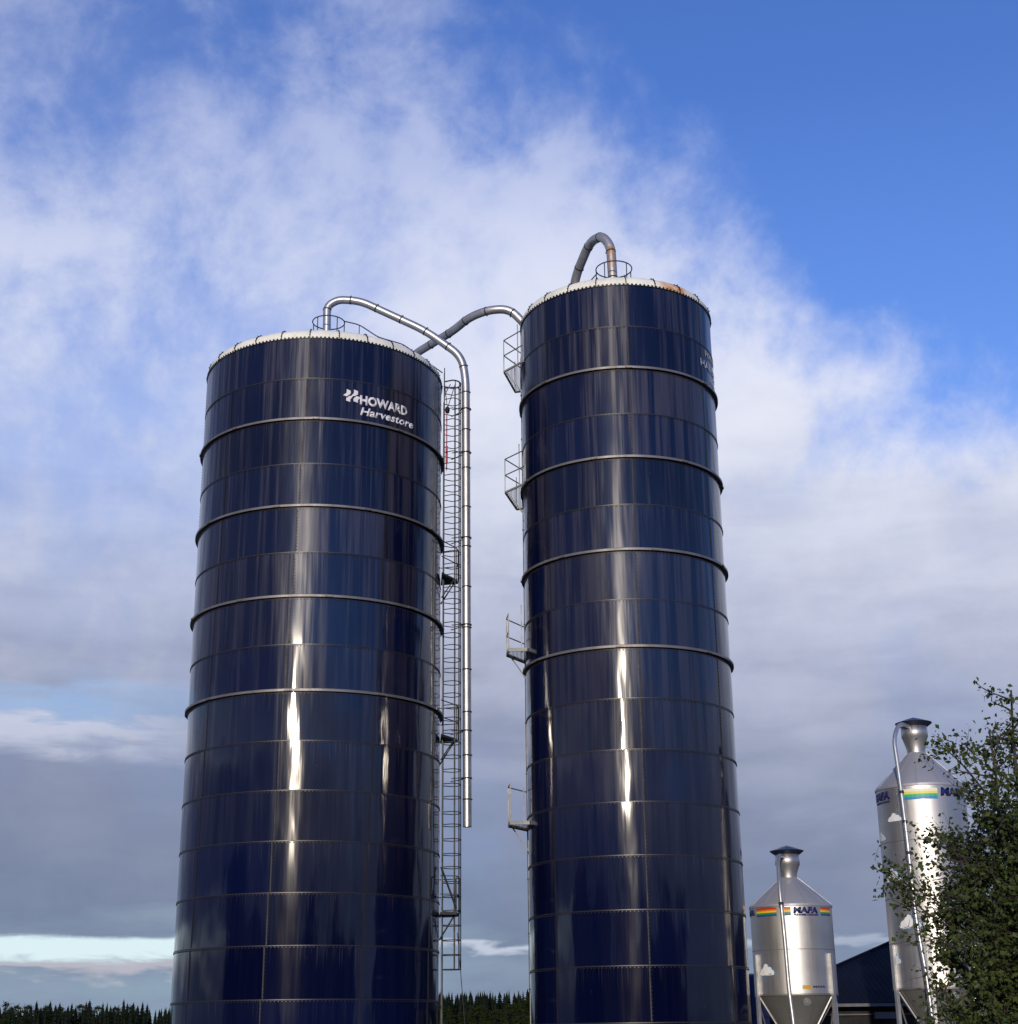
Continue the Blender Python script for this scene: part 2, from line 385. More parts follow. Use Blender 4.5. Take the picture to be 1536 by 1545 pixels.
# ------------------------------------------------------------ ground
gm, T, b = mat('yard_and_grass'); tcn = T.new('ShaderNodeTexCoord').outputs['Object']
X, Y, Z = T.sep(tcn); n = T.noise(tcn, .05, 6, .6); n2 = T.noise(tcn, 3, 6, .65)
gr_ = T.mix(T.mr(n2, .3, .7), (.20, .18, .155, 1), (.30, .28, .25, 1))
gg = T.mix(T.mr(n2, .3, .7), (.03, .05, .015, 1), (.07, .09, .03, 1))
dist = T.m('SQRT', T.m('ADD', T.m('MULTIPLY', X, X), T.m('MULTIPLY', T.m('SUBTRACT', Y, 40), T.m('SUBTRACT', Y, 40))))
T.put(b.inputs['Base Color'], T.mix(T.mr(T.m('ADD', dist, T.m('MULTIPLY', n, 30)), 55, 62), gr_, gg)); b.inputs['Roughness'].default_value = .95
bn = T.new('ShaderNodeBump'); bn.inputs['Strength'].default_value = .6; bn.inputs['Distance'].default_value = .03
T.put(bn.inputs['Height'], n2); T.l.new(bn.outputs[0], b.inputs['Normal'])
g = MB(); N = 40; ext = 2500
def gco(i): s_ = (i / N * 2 - 1); return ext * s_ * abs(s_) ** 1.5
def gz(x_, y_):
    d = math.hypot(x_, y_ - 40); return 0 if d < 150 else min(1, (d - 150) / 300) * 1.2 * sin(x_ * .006 + 1) * cos(y_ * .005)
vs = [(gco(i), gco(j) + 40, gz(gco(i), gco(j) + 40)) for j in range(N + 1) for i in range(N + 1)]
g.add(vs, [(j * (N + 1) + i, j * (N + 1) + i + 1, (j + 1) * (N + 1) + i + 1, (j + 1) * (N + 1) + i) for j in range(N) for i in range(N)], True)
g.build('ground', gm, kind='structure')

# ------------------------------------------------------------ tower silos
ROW = 1.4
FRONT = -pi / 2                      # world angle of the side turned to the camera side (-Y)
def cyl(c, r, a, zz): return Vector((c[0] + r * cos(a), c[1] + r * sin(a), zz))

def tower(name, c, nsh, R, ztop, nrow, zbot, M_en, seam0, seamstep, label, rusty):
    """c centre (x, y); the parts are placed in local coordinates of the Empty at the base."""
    root = empty(name, (c[0], c[1], 0), label, 'silo')
    rng = random.Random(nsh * 7)
    o_ = (0, 0)
    # wall: every course of nsh sheets, each one a trifle out of round
    me = bpy.data.meshes.new('wall'); vs = []; fs = []; uvs = []; cols = []
    SEG = 22
    for k in range(nrow):
        z1 = ztop - k * ROW; z0 = max(ztop - (k + 1) * ROW, zbot)
        if z1 - z0 < .05: continue
        s0 = seam0 + seamstep * k
        for j in range(nsh):
            a0 = s0 + 2 * pi * j / nsh; a1 = a0 + 2 * pi / nsh
            amp = rng.uniform(-.012, .010); sk = rng.uniform(-.007, .007); dr = rng.uniform(-.002, .002) - (k % 2) * .003
            cc = (rng.random(), rng.random(), rng.random())
            b0 = len(vs)
            for i in range(SEG + 1):
                t_ = i / SEG; a = a0 + (a1 - a0) * t_
                bul = amp * sin(pi * t_) ** 2 + sk * sin(2 * pi * t_)
                for zz_, e in ((z0, 0), (z0 * .75 + z1 * .25, .7), ((z0 + z1) / 2, 1), (z0 * .25 + z1 * .75, .7), (z1, 0)):
                    vs.append(tuple(cyl(o_, R + dr + bul * (.4 + .6 * e), a, zz_))); uvs.append((a * R, zz_))
            for i in range(SEG):
                for q in range(4):
                    p = b0 + i * 5 + q; fs.append((p, p + 5, p + 6, p + 1)); cols.append(cc)
    nwall = len(fs); m = MB()
    for k in range(nrow):
        z1 = ztop - k * ROW; z0 = max(ztop - (k + 1) * ROW, zbot); s0 = seam0 + seamstep * k
        if z1 - z0 < .2: continue
        for j in range(nsh):
            a = s0 + 2 * pi * j / nsh; nn = Vector((cos(a), sin(a), 0)); tt = Vector((-sin(a), cos(a), 0))
            m.box(cyl(o_, R + .001, a, (z0 + z1) / 2), (.016, .034, z1 - z0 - .05), (nn, tt, Vector((0, 0, 1))))
            nvb = int((z1 - z0 - .1) / .1)
            for i in range(nvb): m.bolt(cyl(o_, R + .003, a + .030 / R, z0 + .08 + i * .1), nn, .018, .016)
    b0 = len(vs); vs += m.v; fs += [tuple(i + b0 for i in f) for f in m.f]; uvs += [(0, 0)] * len(m.v); cols += [(.5, .5, .5)] * len(m.f)
    me.from_pydata(vs, [], fs)
    me.polygons.foreach_set('use_smooth', [i < nwall for i in range(len(fs))])
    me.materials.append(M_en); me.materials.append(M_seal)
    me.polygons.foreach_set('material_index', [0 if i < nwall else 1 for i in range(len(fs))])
    ul = me.uv_layers.new(name='UVMap'); at = me.attributes.new('sheet', 'FLOAT_VECTOR', 'FACE')
    for i, p in enumerate(me.polygons):
        at.data[i].vector = cols[i]
        for li in p.loop_indices: ul.data[li].uv = uvs[me.loops[li].vertex_index]
    me.update()
    wall = bpy.data.objects.new('wall', me); COL.objects.link(wall); wall.parent = root
    # seams: sealed lap with its line of bolts
    nb = int(2 * pi * R / .105)
    for k in range(1, nrow):
        zz_ = ztop - k * ROW
        if zz_ < zbot + .1: continue
        m = MB(); m.lathe([(R - .004, .017), (R + .009, .013), (R + .009, -.013), (R - .004, -.017)], (0, 0, zz_), 216, smooth=False)
        for i in range(nb):
            a = 2 * pi * (i + .5 * (k % 2)) / nb; m.bolt(cyl(o_, R - .002, a, zz_ - .045), (cos(a), sin(a), 0))
        m.build('horizontal_seam', M_bolt, root)
    # stiffening rings
    for k in (2, 4, 6, 8):
        zz_ = ztop - k * ROW + .055
        m = MB(); m.lathe([(R - .01, .05), (R + .012, .05), (R + .016, .035), (R + .085, .03), (R + .095, .02), (R + .095, -.045), (R + .085, -.047), (R + .080, -.01), (R - .01, -.012)], (0, 0, zz_), 216, smooth=False)
        for i in range(nsh):
            a = seam0 + .35 + 2 * pi * (i + .3 * k) / nsh
            nn = Vector((cos(a), sin(a), 0)); tt = Vector((-sin(a), cos(a), 0))
            m.box(cyl(o_, R + .10, a, zz_ - .01), (.03, .22, .05), (nn, tt, Vector((0, 0, 1))))
            for q in (-.07, .07): m.bolt(cyl(o_, R + .115, a + q / R, zz_ - .01), nn, .014, .015)
        m.build('wind_ring', M_ring, root)
    # roof: panels with rolled edge, ribs between the panels
    npan = nsh * 3
    prof = [(R + .012, -.03), (R + .02, .05), (R - .02, .16), (R - .10, .26), (R - .24, .34), (R - .5, .42), (R * .5, .42 + (R * .5 - .5) * .24), (.45, .42 + (R - .95) * .25), (.30, .42 + (R - .8) * .25)]
    me = bpy.data.meshes.new('roof'); vs = []; fs = []; SP = 8; at_v = []
    for j in range(npan):
        a0 = seam0 + 2 * pi * j / npan; b0 = len(vs)
        for i in range(SP + 1):
            t_ = i / SP; a = a0 + 2 * pi / npan * t_
            for q, (r_, zz_) in enumerate(prof):
                lift = .012 * sin(pi * t_) if q > 0 else 0
                scal = -.012 * (i % 2) if q == 0 else 0
                vs.append(tuple(cyl(o_, r_ + lift * .5, a, ztop + zz_ + lift + scal)))
                d = math.degrees(a - FRONT) % 360
                at_v.append(max(0, 1 - abs((d if d < 180 else d - 360) - 33) / 12) if rusty else 0)
        n_ = len(prof)
        for i in range(SP):
            for q in range(n_ - 1):
                p = b0 + i * n_ + q; fs.append((p, p + n_, p + n_ + 1, p + 1))
    me.from_pydata(vs, [], fs); me.polygons.foreach_set('use_smooth', [True] * len(fs))
    av = me.attributes.new('rust', 'FLOAT', 'POINT'); av.data.foreach_set('value', [min(1, v * 1.8) for v in at_v])
    me.materials.append(M_roof); me.update()
    roof = bpy.data.objects.new('roof', me); COL.objects.link(roof); roof.parent = root
    m = MB()
    for j in range(npan):
        a = seam0 + 2 * pi * j / npan
        nn = Vector((cos(a), sin(a), 0)); tt = Vector((-sin(a), cos(a), 0))
        for q in range(len(prof) - 2):
            p0 = cyl(o_, prof[q][0] + .012, a, ztop + prof[q][1] + .012); p1 = cyl(o_, prof[q + 1][0] + .012, a, ztop + prof[q + 1][1] + .012)
            m.bar(p0, p1, .024, .026)
        for q in range(1, 5): m.bolt(cyl(o_, prof[q][0] + .03, a, ztop + prof[q][1] + .022), nn, .022, .012)
    m.build('roof_seam', M_seal, roof)
    m = MB(); nb2 = int(2 * pi * R / .125)
    for i in range(nb2):
        a = 2 * pi * i / nb2; nn = Vector((cos(a), sin(a), 0)); tt = Vector((-sin(a), cos(a), 0))
        m.bolt(cyl(o_, R + .012, a, ztop - .012), nn, .040, .022)
    m.lathe([(R + .0, -.025), (R + .022, -.03), (R + .022, -.055), (R, -.06)], (0, 0, ztop), 216, smooth=False)
    m.build('roof_bolts', M_bolt, roof)
    # collar round the fill hole
    m = MB(); zc = ztop + .42 + (R - .8) * .25
    m.lathe([(.31, -.06), (.31, .16), (.22, .18), (.22, -.06)], (0, 0, zc), 32); m.build('fill_collar', M_rail, roof)
    # foundation
    m = MB(); m.lathe([(R + .35, -.3), (R + .35, max(zbot, .12)), (R - .3, max(zbot, .12) + .01)], (0, 0, 0), 64, smooth=False)
    m.build('foundation', M_conc, root)
    return root

LC, RC = (-6.094, 46.58), (3.449, 43.758)
LR, RR = 3.875, 3.003
LZ, RZ = 22.26, 22.96
# seam azimuths: angle measured from the front, positive to picture right
seamL = FRONT + rad(-7.4 + 7.0 ) ; seamR = FRONT + rad(4.5 - 2.0)
towerL = tower('tower_silo', LC, 9, LR, LZ, 16, 0.10, M_enL, seamL, rad(-.75), 'wider dark blue steel silo with white lettering below its cream roof, on the left', False)
towerR = tower('tower_silo', RC, 7, RR, RZ, 16, .56, M_enR, seamR, rad(-.12), 'narrower, taller dark blue steel silo with a rust-stained roof edge, on the right', True)

# ---------------- lettering wrapped on a cylinder
def text_on(s_, size, root, R, a0, zb, width, name, m, shear=0, bold=.02, flip=1, thick=.004, off=.012, mb=False):
    cu = bpy.data.curves.new('t', 'FONT'); cu.body = s_; cu.size = size; cu.shear = shear; cu.offset = bold; cu.resolution_u = 3
    ob = bpy.data.objects.new('t', cu); COL.objects.link(ob)
    dg = bpy.context.evaluated_depsgraph_get(); me = bpy.data.meshes.new_from_object(ob.evaluated_get(dg))
    bpy.data.objects.remove(ob)
    bm = bmesh.new(); bm.from_mesh(me)
    bmesh.ops.remove_doubles(bm, verts=bm.verts, dist=1e-5)
    xs = [v.co.x for v in bm.verts]; x0 = min(xs); sc = width / (max(xs) - x0) if width else 1
    geom = bmesh.ops.extrude_face_region(bm, geom=list(bm.faces))
    top = {g_ for g_ in geom['geom'] if isinstance(g_, bmesh.types.BMVert)}
    for v in bm.verts:
        a = a0 + (v.co.x - x0) * sc / R; rr = R + off + (thick if v in top else 0)
        v.co = cyl((0, 0), rr, a, zb + v.co.y)
    bmesh.ops.recalc_face_normals(bm, faces=bm.faces)
    bm.to_mesh(me); bm.free(); me.name = name; me.materials.clear(); me.materials.append(m)
    for p in me.polygons: p.material_index = 0
    o = bpy.data.objects.new(name, me); COL.objects.link(o); o.parent = root
    return o
def azL(d): return FRONT + rad(-7.45 + 0) * -1 * -1 + rad(d)      # d = degrees right of the line of sight to the left silo
A_L = FRONT + rad(7.45); A_R = FRONT + rad(-4.51)                    # side of each silo that faces the camera
text_on('HOWARD', .40, towerL, LR, A_L + rad(15.9), 20.12, 1.74, 'maker_lettering', M_text, 0, .019)
text_on('Harvestore', .36, towerL, LR, A_L + rad(16.1), 19.76, 2.0, 'product_lettering', M_text, .22, .010)
logo = [[(262, 238), (314, 268), (314, 312), (262, 350), (212, 325), (258, 296)],
        [(256, 374), (298, 346), (352, 347), (312, 396), (312, 436), (256, 412)],
        [(360, 252), (416, 280), (416, 330), (372, 352), (324, 343), (360, 308)],
        [(356, 388), (398, 352), (462, 380), (418, 410), (418, 456), (356, 428)]]
m = MB()
for pl in logo:
    outer = []; inner = []
    for (px_, py_) in pl:
        a = A_L + rad(8.2) + rad(8.0) * (px_ - 218) / 238; zz_ = 20.53 - (py_ - 240 - (px_ - 218) * .20) * .0022
        inner.append(cyl((0, 0), LR + .010, a, zz_)); outer.append(cyl((0, 0), LR + .016, a, zz_))
    n_ = len(pl); m.add(inner + outer, [tuple(range(n_, 2 * n_)), tuple(range(n_))[::-1]] + [(i, (i + 1) % n_, n_ + (i + 1) % n_, n_ + i) for i in range(n_)])
m.build('maker_emblem', M_text, towerL)
text_on('HOWARD', .30, towerR, RR, A_R + rad(64), 21.24, 1.3, 'upper_lettering', M_textw, 0, .012)
text_on('HARVESTORE', .32, towerR, RR, A_R + rad(57.5), 20.83, 2.6, 'lower_lettering', M_textw, 0, .012)
text_on('SYSTEM', .16, towerR, RR, A_R + rad(71), 20.45, 1.1, 'small_lettering', M_textw, 0, .004)

# ---------------- filling pipes
def fillpipe(root, pts, r, m_, name='filling_pipe', clamps=(), rr=.55, world=True, nn=24, joints=()):
    ox, oy = (root.location.x, root.location.y) if root else (0, 0)
    P_ = [(p[0] - ox, p[1] - oy, p[2]) for p in pts]
    path = bend(P_, rr, 8)
    m = MB(); m.tube(path, r, nn, cap=False)
    m.tube(path[::-1], r - .008, nn, cap=False)
    o = m.build(name, m_, root)
    # joint collars every so often along the path
    acc = 0; nxt = .9
    for i in range(len(path) - 1):
        a, b_ = path[i], path[i + 1]; L = (b_ - a).length
        while nxt <= acc + L:
            t_ = (nxt - acc) / L; p = a.lerp(b_, t_); d = (b_ - a).normalized()
            mm = MB(); mm.tube([p - d * .022, p - d * .02, p + d * .02, p + d * .022], r, nn, cap=True, radii=[r + .001, r + .009, r + .009, r + .001])
            X_ = d.cross(Vector((.3, 1, .2))).normalized(); mm.box(p + X_ * (r + .016), (.03, .03, .04), (X_, d, X_.cross(d)))
            mm.build('joint_clamp', M_dark, o)
            nxt += 1.35 if L > 2 else .95
        acc += L
    return o
pl1 = [(-6.09, 46.58, 23.3), (-6.13, 46.58, 25.28), (-5.75, 46.58, 25.52), (-5.0, 46.58, 25.46), (-2.75, 46.58, 24.30), (-1.55, 46.58, 23.35), (-1.40, 46.58, 22.5), (-1.37, 46.58, 7.68)]
fillpipe(towerL, pl1, .135, M_pipe, rr=.5)
plB = [(3.449, 43.758, 23.85), (3.40, 43.76, 25.9), (3.15, 44.0, 26.42), (2.80, 44.9, 26.70), (2.35, 46.2, 26.1), (2.05, 47.05, 24.2), (2.0, 47.2, 22.5), (2.0, 47.2, 1.0)]
fillpipe(towerR, plB, .155, M_pipeR, rr=.5)
trans = empty('transfer_pipe', (.95, 46.3, 0), 'weathered grey metal pipe arching between the roofs of the two blue silos', 'pipe')
plA = [(.85, 46.5, .3), (.85, 46.5, 23.4), (.72, 46.5, 24.35), (.10, 46.5, 25.05), (-.60, 46.6, 25.08), (-1.30, 47.1, 25.05), (-1.85, 47.8, 24.9), (-3.45, 49.5, 24.72), (-4.6, 50.75, 23.6), (-4.7, 50.85, 22.4), (-4.7, 50.85, 10.0)]
fillpipe(trans, plA, .145, M_pipe2, name='pipe_tube', rr=.6)
# deflector bracket holding the transfer pipe to the silo wall is hidden behind it

# ---------------- roof rails
def hoop_rail(root, c, r, zr, zroof, tail, m_):
    ox, oy = root.location.x, root.location.y
    m = MB(); m.tube(arc((c[0] - ox, c[1] - oy), r, 0, 2 * pi * .999, 28, zr), .02, 6, closed=False)
    for a in (.3, 1.6, 2.9, 4.1, 5.4):
        p = (c[0] - ox + r * cos(a), c[1] - oy + r * sin(a)); m.tube([(p[0], p[1], zr), (p[0], p[1], zroof)], .018, 6)
    o = m.build('fill_hole_guard', m_, root)
    m = MB(); tp = [(p[0] - ox, p[1] - oy, p[2]) for p in tail]; m.tube(bend(tp, .2, 4), .02, 6)
    for p in tp[1:-1:1]: m.tube([p, (p[0], p[1], p[2] - .95)], .016, 6)
    m.build('roof_handrail', m_, root)
hoop_rail(towerL, (-6.05, 46.5), .54, 24.62, 23.3, [(-5.52, 46.5, 24.66), (-5.0, 46.45, 24.50), (-4.35, 46.4, 24.0), (-3.5, 46.45, 23.75), (-2.75, 46.5, 23.15), (-2.18, 46.6, 22.75)], M_dark)
hoop_rail(towerR, (3.47, 43.7), .58, 25.02, 23.9, [(2.95, 43.9, 25.0), (2.55, 44.1, 24.62), (1.9, 44.4, 24.3), (1.1, 44.8, 23.9)], M_dark)

# ---------------- caged ladder on the left silo
def add_part(mb, name, m_, parent): return mb.build(name, m_, parent)
ang = rad(4.0); nx = Vector((cos(ang), sin(ang), 0)); tx = Vector((-sin(ang), cos(ang), 0))
def lp(out, side, zz_): v = nx * (LR + out) + tx * side; return Vector((v.x, v.y, zz_))
lad = MB()
for s_ in (-.2, .2): lad.bar(lp(.10, s_, 1.2), lp(.10, s_, 22.95), .05, .03)
ladder = lad.build('caged_ladder', M_dark, towerL)
rg = MB(); rg.tube([lp(.10, -.2, 0), lp(.10, .2, 0)], .012, 6)
r0 = rg.build('rung', M_dark, ladder); r0.location.z = 1.6
for i in range(1, 70): copy_obj(r0, ladder).location.z = 1.6 + i * .30
def hoopmb(rad_=.31, tr=.015):
    h_ = MB(); pts = [lp(.10, -.2, 0)]
    for i in range(17):
        a = -pi * .5 + pi * i / 16; pts.append(lp(.10 + .26 + .29 * cos(a), .34 * sin(a), 0))
    pts.append(lp(.10, .2, 0)); h_.tube(pts, tr, 6); return h_
h0 = hoopmb().build('cage_hoop', M_dark, ladder); h0.location.z = 3.55
zs = []; zz_ = 3.55; k = 0; rngh = random.Random(4)
while zz_ < 21.9:
    zz_ += .42 if zz_ < 10 else .385; zs.append(zz_)
for zz_ in zs: 
    c_ = copy_obj(h0, ladder); c_.location.z = zz_ + rngh.uniform(-.015, .015); c_.rotation_euler = (rngh.uniform(-.004, .004), rngh.uniform(-.006, .006), 0)
th = hoopmb(tr=.024).build('cage_top_hoop', M_dark, ladder); th.location.z = 22.45
for i, a in enumerate((-70, -35, 0, 35, 70)):
    cbm = MB(); a_ = rad(a); q = lp(.36 + .29 * cos(a_), .34 * sin(a_), 0)
    cbm.bar((q.x, q.y, 3.55), (q.x, q.y, 22.45), .012, .03); cbm.build('cage_bar', M_dark, ladder)
cb = MB(); cb.tube([lp(.07, -.26, 1.0), lp(.07, -.26, 21.6), lp(.12, -.24, 22.0), lp(.30, -.1, 22.4)], .018, 6); cb.build('conduit', M_rail, ladder)
cb = MB(); cb.tube([lp(.18, -.15, 21.3), lp(.18, -.15, 19.3)], .02, 6); cb.tube([lp(.18, -.15, 20.15), lp(.18, -.15, 19.55)], .04, 6); cb.build('red_hose', M_red, ladder)
cb = MB(); cb.lathe([(.001, .14), (.06, .12), (.085, .02), (.06, -.08), (.001, -.10)], lp(.20, -.15, 21.42), 12); cb.build('pulley', M_seal, ladder)
for d_ in (0, .12): 
    cb = MB(); cb.tube([lp(.2, -.15, 21.5), lp(.10 + d_ * 3, -.2 + d_, 22.42)], .014, 6); cb.build('pulley_strut', M_dark, ladder)
# rest platforms
for zp, full in ((15.62, 0), (10.45, 0), (5.16, 1)):
    pm = MB()
    poly = [lp(.02, -.62, zp), lp(.02, .65, zp), lp(.50, .50, zp), lp(.62, .1, zp), lp(.50, -.55, zp)] if full else [lp(.02, -.75, zp), lp(.02, .55, zp), lp(.58, .35, zp), lp(.52, .05, zp)]
    n_ = len(poly); lo = [p - Vector((0, 0, .07)) for p in poly]
    pm.add(poly + lo, [tuple(range(n_)), tuple(range(n_, 2 * n_))[::-1]] + [(i, (i + 1) % n_, n_ + (i + 1) % n_, n_ + i) for i in range(n_)])
    for s_ in (-.4, .35): pm.bar(lp(.45, s_ * .7, zp - .07), lp(.02, s_, zp - .75), .035)
    pf = pm.build('rest_platform', M_dark, towerL)
    rm = MB()
    for q in poly[2:]: rm.bar(q, q + Vector((0, 0, 1.05)), .03)
    for hgt in (.52, 1.05):
        for i in range(1, n_): rm.bar(poly[i] + Vector((0, 0, hgt)), poly[(i + 1) % n_] + Vector((0, 0, hgt)), .025)
    if full: rm.bar(poly[4] + Vector((0, 0, .1)), lp(.04, -.7, zp + 1.3), .07, .04)
    rm.build('platform_railing', M_dark, pf)
# stand-offs between cage and downpipe
pc = Vector((-1.385 - LC[0], 0, 0))
for zz_ in (21.4, 19.85, 16.9, 14.0, 10.62, 9.15):
    sm_ = MB()
    sm_.bar(lp(.35, -.30, zz_), (pc.x - .10, -.15, zz_), .028, .022); sm_.bar(lp(.35, .30, zz_), (pc.x - .10, .15, zz_), .028, .022)
    sm_.tube(arc((pc.x, 0), .152, 0, 2 * pi * .999, 20, zz_), .02, 6); sm_.build('pipe_bracket', M_dark, towerL)
sm_ = MB(); sm_.tube([lp(.55, -.1, 4.6), lp(.75, -.1, 2.2), lp(.95, -.1, .05)], .012, 5); sm_.build('hanging_rope', M_dark, ladder)

# ---------------- ladder with side platforms on the right silo
angR = rad(160)
nx2 = Vector((cos(angR), sin(angR), 0)); tx2 = Vector((-sin(angR), cos(angR), 0))
def rp(out, side, zz_): v = nx2 * (RR + out) + tx2 * side; return Vector((v.x, v.y, zz_))
lad = MB()
for s_ in (-.2, .2): lad.bar(rp(.12, s_, 1.2), rp(.12, s_, 23.6), .045, .03)
lR = lad.build('wall_ladder', M_rail, towerR)
rg = MB(); rg.tube([rp(.12, -.2, 0), rp(.12, .2, 0)], .012, 6); r0 = rg.build('rung', M_rail, lR); r0.location.z = 1.5
for i in range(1, 72): copy_obj(r0, lR).location.z = 1.5 + i * .3
xs_ = [(21.55, 0), (17.5, 1), (12.38, 2), (7.38, 3)]
for zp, k in xs_:
    # a triangular step-off landing standing out past the wall on the ladder side
    A = Vector((-3.56, .10, zp)); B = Vector((-2.90, -.95 + .25, zp)); Cc = Vector((-2.72, 1.55, zp)); D_ = Vector((-2.95, .8, zp))
    if k in (0, 1): poly = [A, B + Vector((-.05, 0, 0)), Vector((-2.96, .3, zp)), Cc, Vector((-3.2, 1.7, zp))]
    else: poly = [A, Vector((-3.5, -.55, zp)), Vector((-2.98, -.55, zp)), Vector((-2.96, .3, zp)), Cc]
    pm = MB(); n_ = len(poly); lo = [p - Vector((0, 0, .07)) for p in poly]
    for i in range(n_): pm.bar(poly[i] + Vector((0, 0, -.03)), poly[(i + 1) % n_] + Vector((0, 0, -.03)), .04, .10 if k > 1 else .06)
    xx = -3.52
    while xx < -2.75:
        ys = []
        for i in range(n_):
            p, q = poly[i], poly[(i + 1) % n_]
            if (p.x - xx) * (q.x - xx) < 0: ys.append(p.y + (q.y - p.y) * (xx - p.x) / (q.x - p.x))
        if len(ys) >= 2: pm.bar((xx, min(ys), zp - .02), (xx, max(ys), zp - .02), .018, .022)
        xx += .04
    pm.bar(A + (Vector((.1, 0, -.07))), Vector((-2.96, .1, zp - .8)), .035)
    pf = pm.build('landing', M_grate, towerR)
    rm = MB(); H_ = 1.06
    posts = [poly[0], poly[1]] + ([poly[4]] if k < 2 else [])
    for q in posts: rm.bar(q, q + Vector((0, 0, H_)), .032)
    extra = Vector((-3.12, -.45, zp)); rm.bar(extra + Vector((0, 0, -.1)), extra + Vector((0, 0, 1.35 if k != 3 else H_)), .034)
    def rl(a, b_, h0_, h1_=None): rm.bar(a + Vector((0, 0, h0_)), b_ + Vector((0, 0, h1_ if h1_ is not None else h0_)), .026)
    rl(poly[0], poly[1], H_); rl(poly[0], Cc, H_)
    if k != 3:
        rl(poly[0], poly[1], .53); rl(poly[0], Cc, .53)
    rm.build('landing_railing', M_rail, pf)
cb = MB(); cb.tube([(-RR - .02, .55, .8), (-RR - .02, .55, 22.2)], .012, 6)
for i in range(14): cb.box((-RR - .01, .55, 1.4 + i * 1.5), (.07, .04, .04))
cb.build('wall_conduit', M_dark, towerR)

# ------------------------------------------------------------ feed bins
def patch(root, R, a0, a1, z0, z1, off, name, m_, n=8):
    me = bpy.data.meshes.new(name); vs = []; fs = []; uv = []
    for i in range(n + 1):
        a = a0 + (a1 - a0) * i / n
        for (zz_, vv) in ((z0, 0), (z1, 1)): vs.append(tuple(cyl((0, 0), R + off, a, zz_))); uv.append((i / n, vv))
    k = len(vs)
    for i in range(n + 1):
        a = a0 + (a1 - a0) * i / n
        for (zz_, vv) in ((z0, 0), (z1, 1)): vs.append(tuple(cyl((0, 0), R - .002, a, zz_))); uv.append((i / n, vv))
    for i in range(n):
        fs.append((2 * i, 2 * i + 2, 2 * i + 3, 2 * i + 1)); fs.append((2 * i, k + 2 * i, k + 2 * i + 2, 2 * i + 2)); fs.append((2 * i + 1, 2 * i + 3, k + 2 * i + 3, k + 2 * i + 1))
    fs.append((0, 1, k + 1, k)); fs.append((2 * n, k + 2 * n, k + 2 * n + 1, 2 * n + 1))
    me.from_pydata(vs, [], fs); ul = me.uv_layers.new(name='UVMap')
    for p in me.polygons:
        for li in p.loop_indices: ul.data[li].uv = uv[me.loops[li].vertex_index]
    me.materials.append(m_); o = bpy.data.objects.new(name, me); COL.objects.link(o); o.parent = root; return o
CLOUD = [(-.55, -.36), (-.40, -.40), (-.1, -.38), (.2, -.40), (.5, -.38), (.58, -.26), (.52, -.08), (.40, .0), (.36, .14), (.24, .20), (.14, .16), (.10, .34), (-.02, .42), (-.16, .38), (-.22, .22), (-.30, .10), (-.44, .04), (-.52, -.10), (-.60, -.22)]
def cloud(root, R, a, zc, wd, ht, parent=None):
    for m_, off, dx, dz, s_ in ((M_blue, .004, .06, -.03, 1.0), (M_white, .009, 0, 0, .94)):
        mb = MB(); out = [cyl((0, 0), R + off, a + (px_ * s_ * wd + dx * wd) / R, zc + (py_ * s_ + dz) * ht) for px_, py_ in CLOUD]
        inn = [cyl((0, 0), R - .002, a + (px_ * s_ * wd + dx * wd) / R, zc + (py_ * s_ + dz) * ht) for px_, py_ in CLOUD]
        n_ = len(out); mb.add(out + inn, [tuple(range(n_))] + [(i, (i + 1) % n_, n_ + (i + 1) % n_, n_ + i) for i in range(n_)])
        if m_ is M_blue: base = mb.build('cloud_decal', m_, root)
        else: mb.build('cloud_face', m_, base)
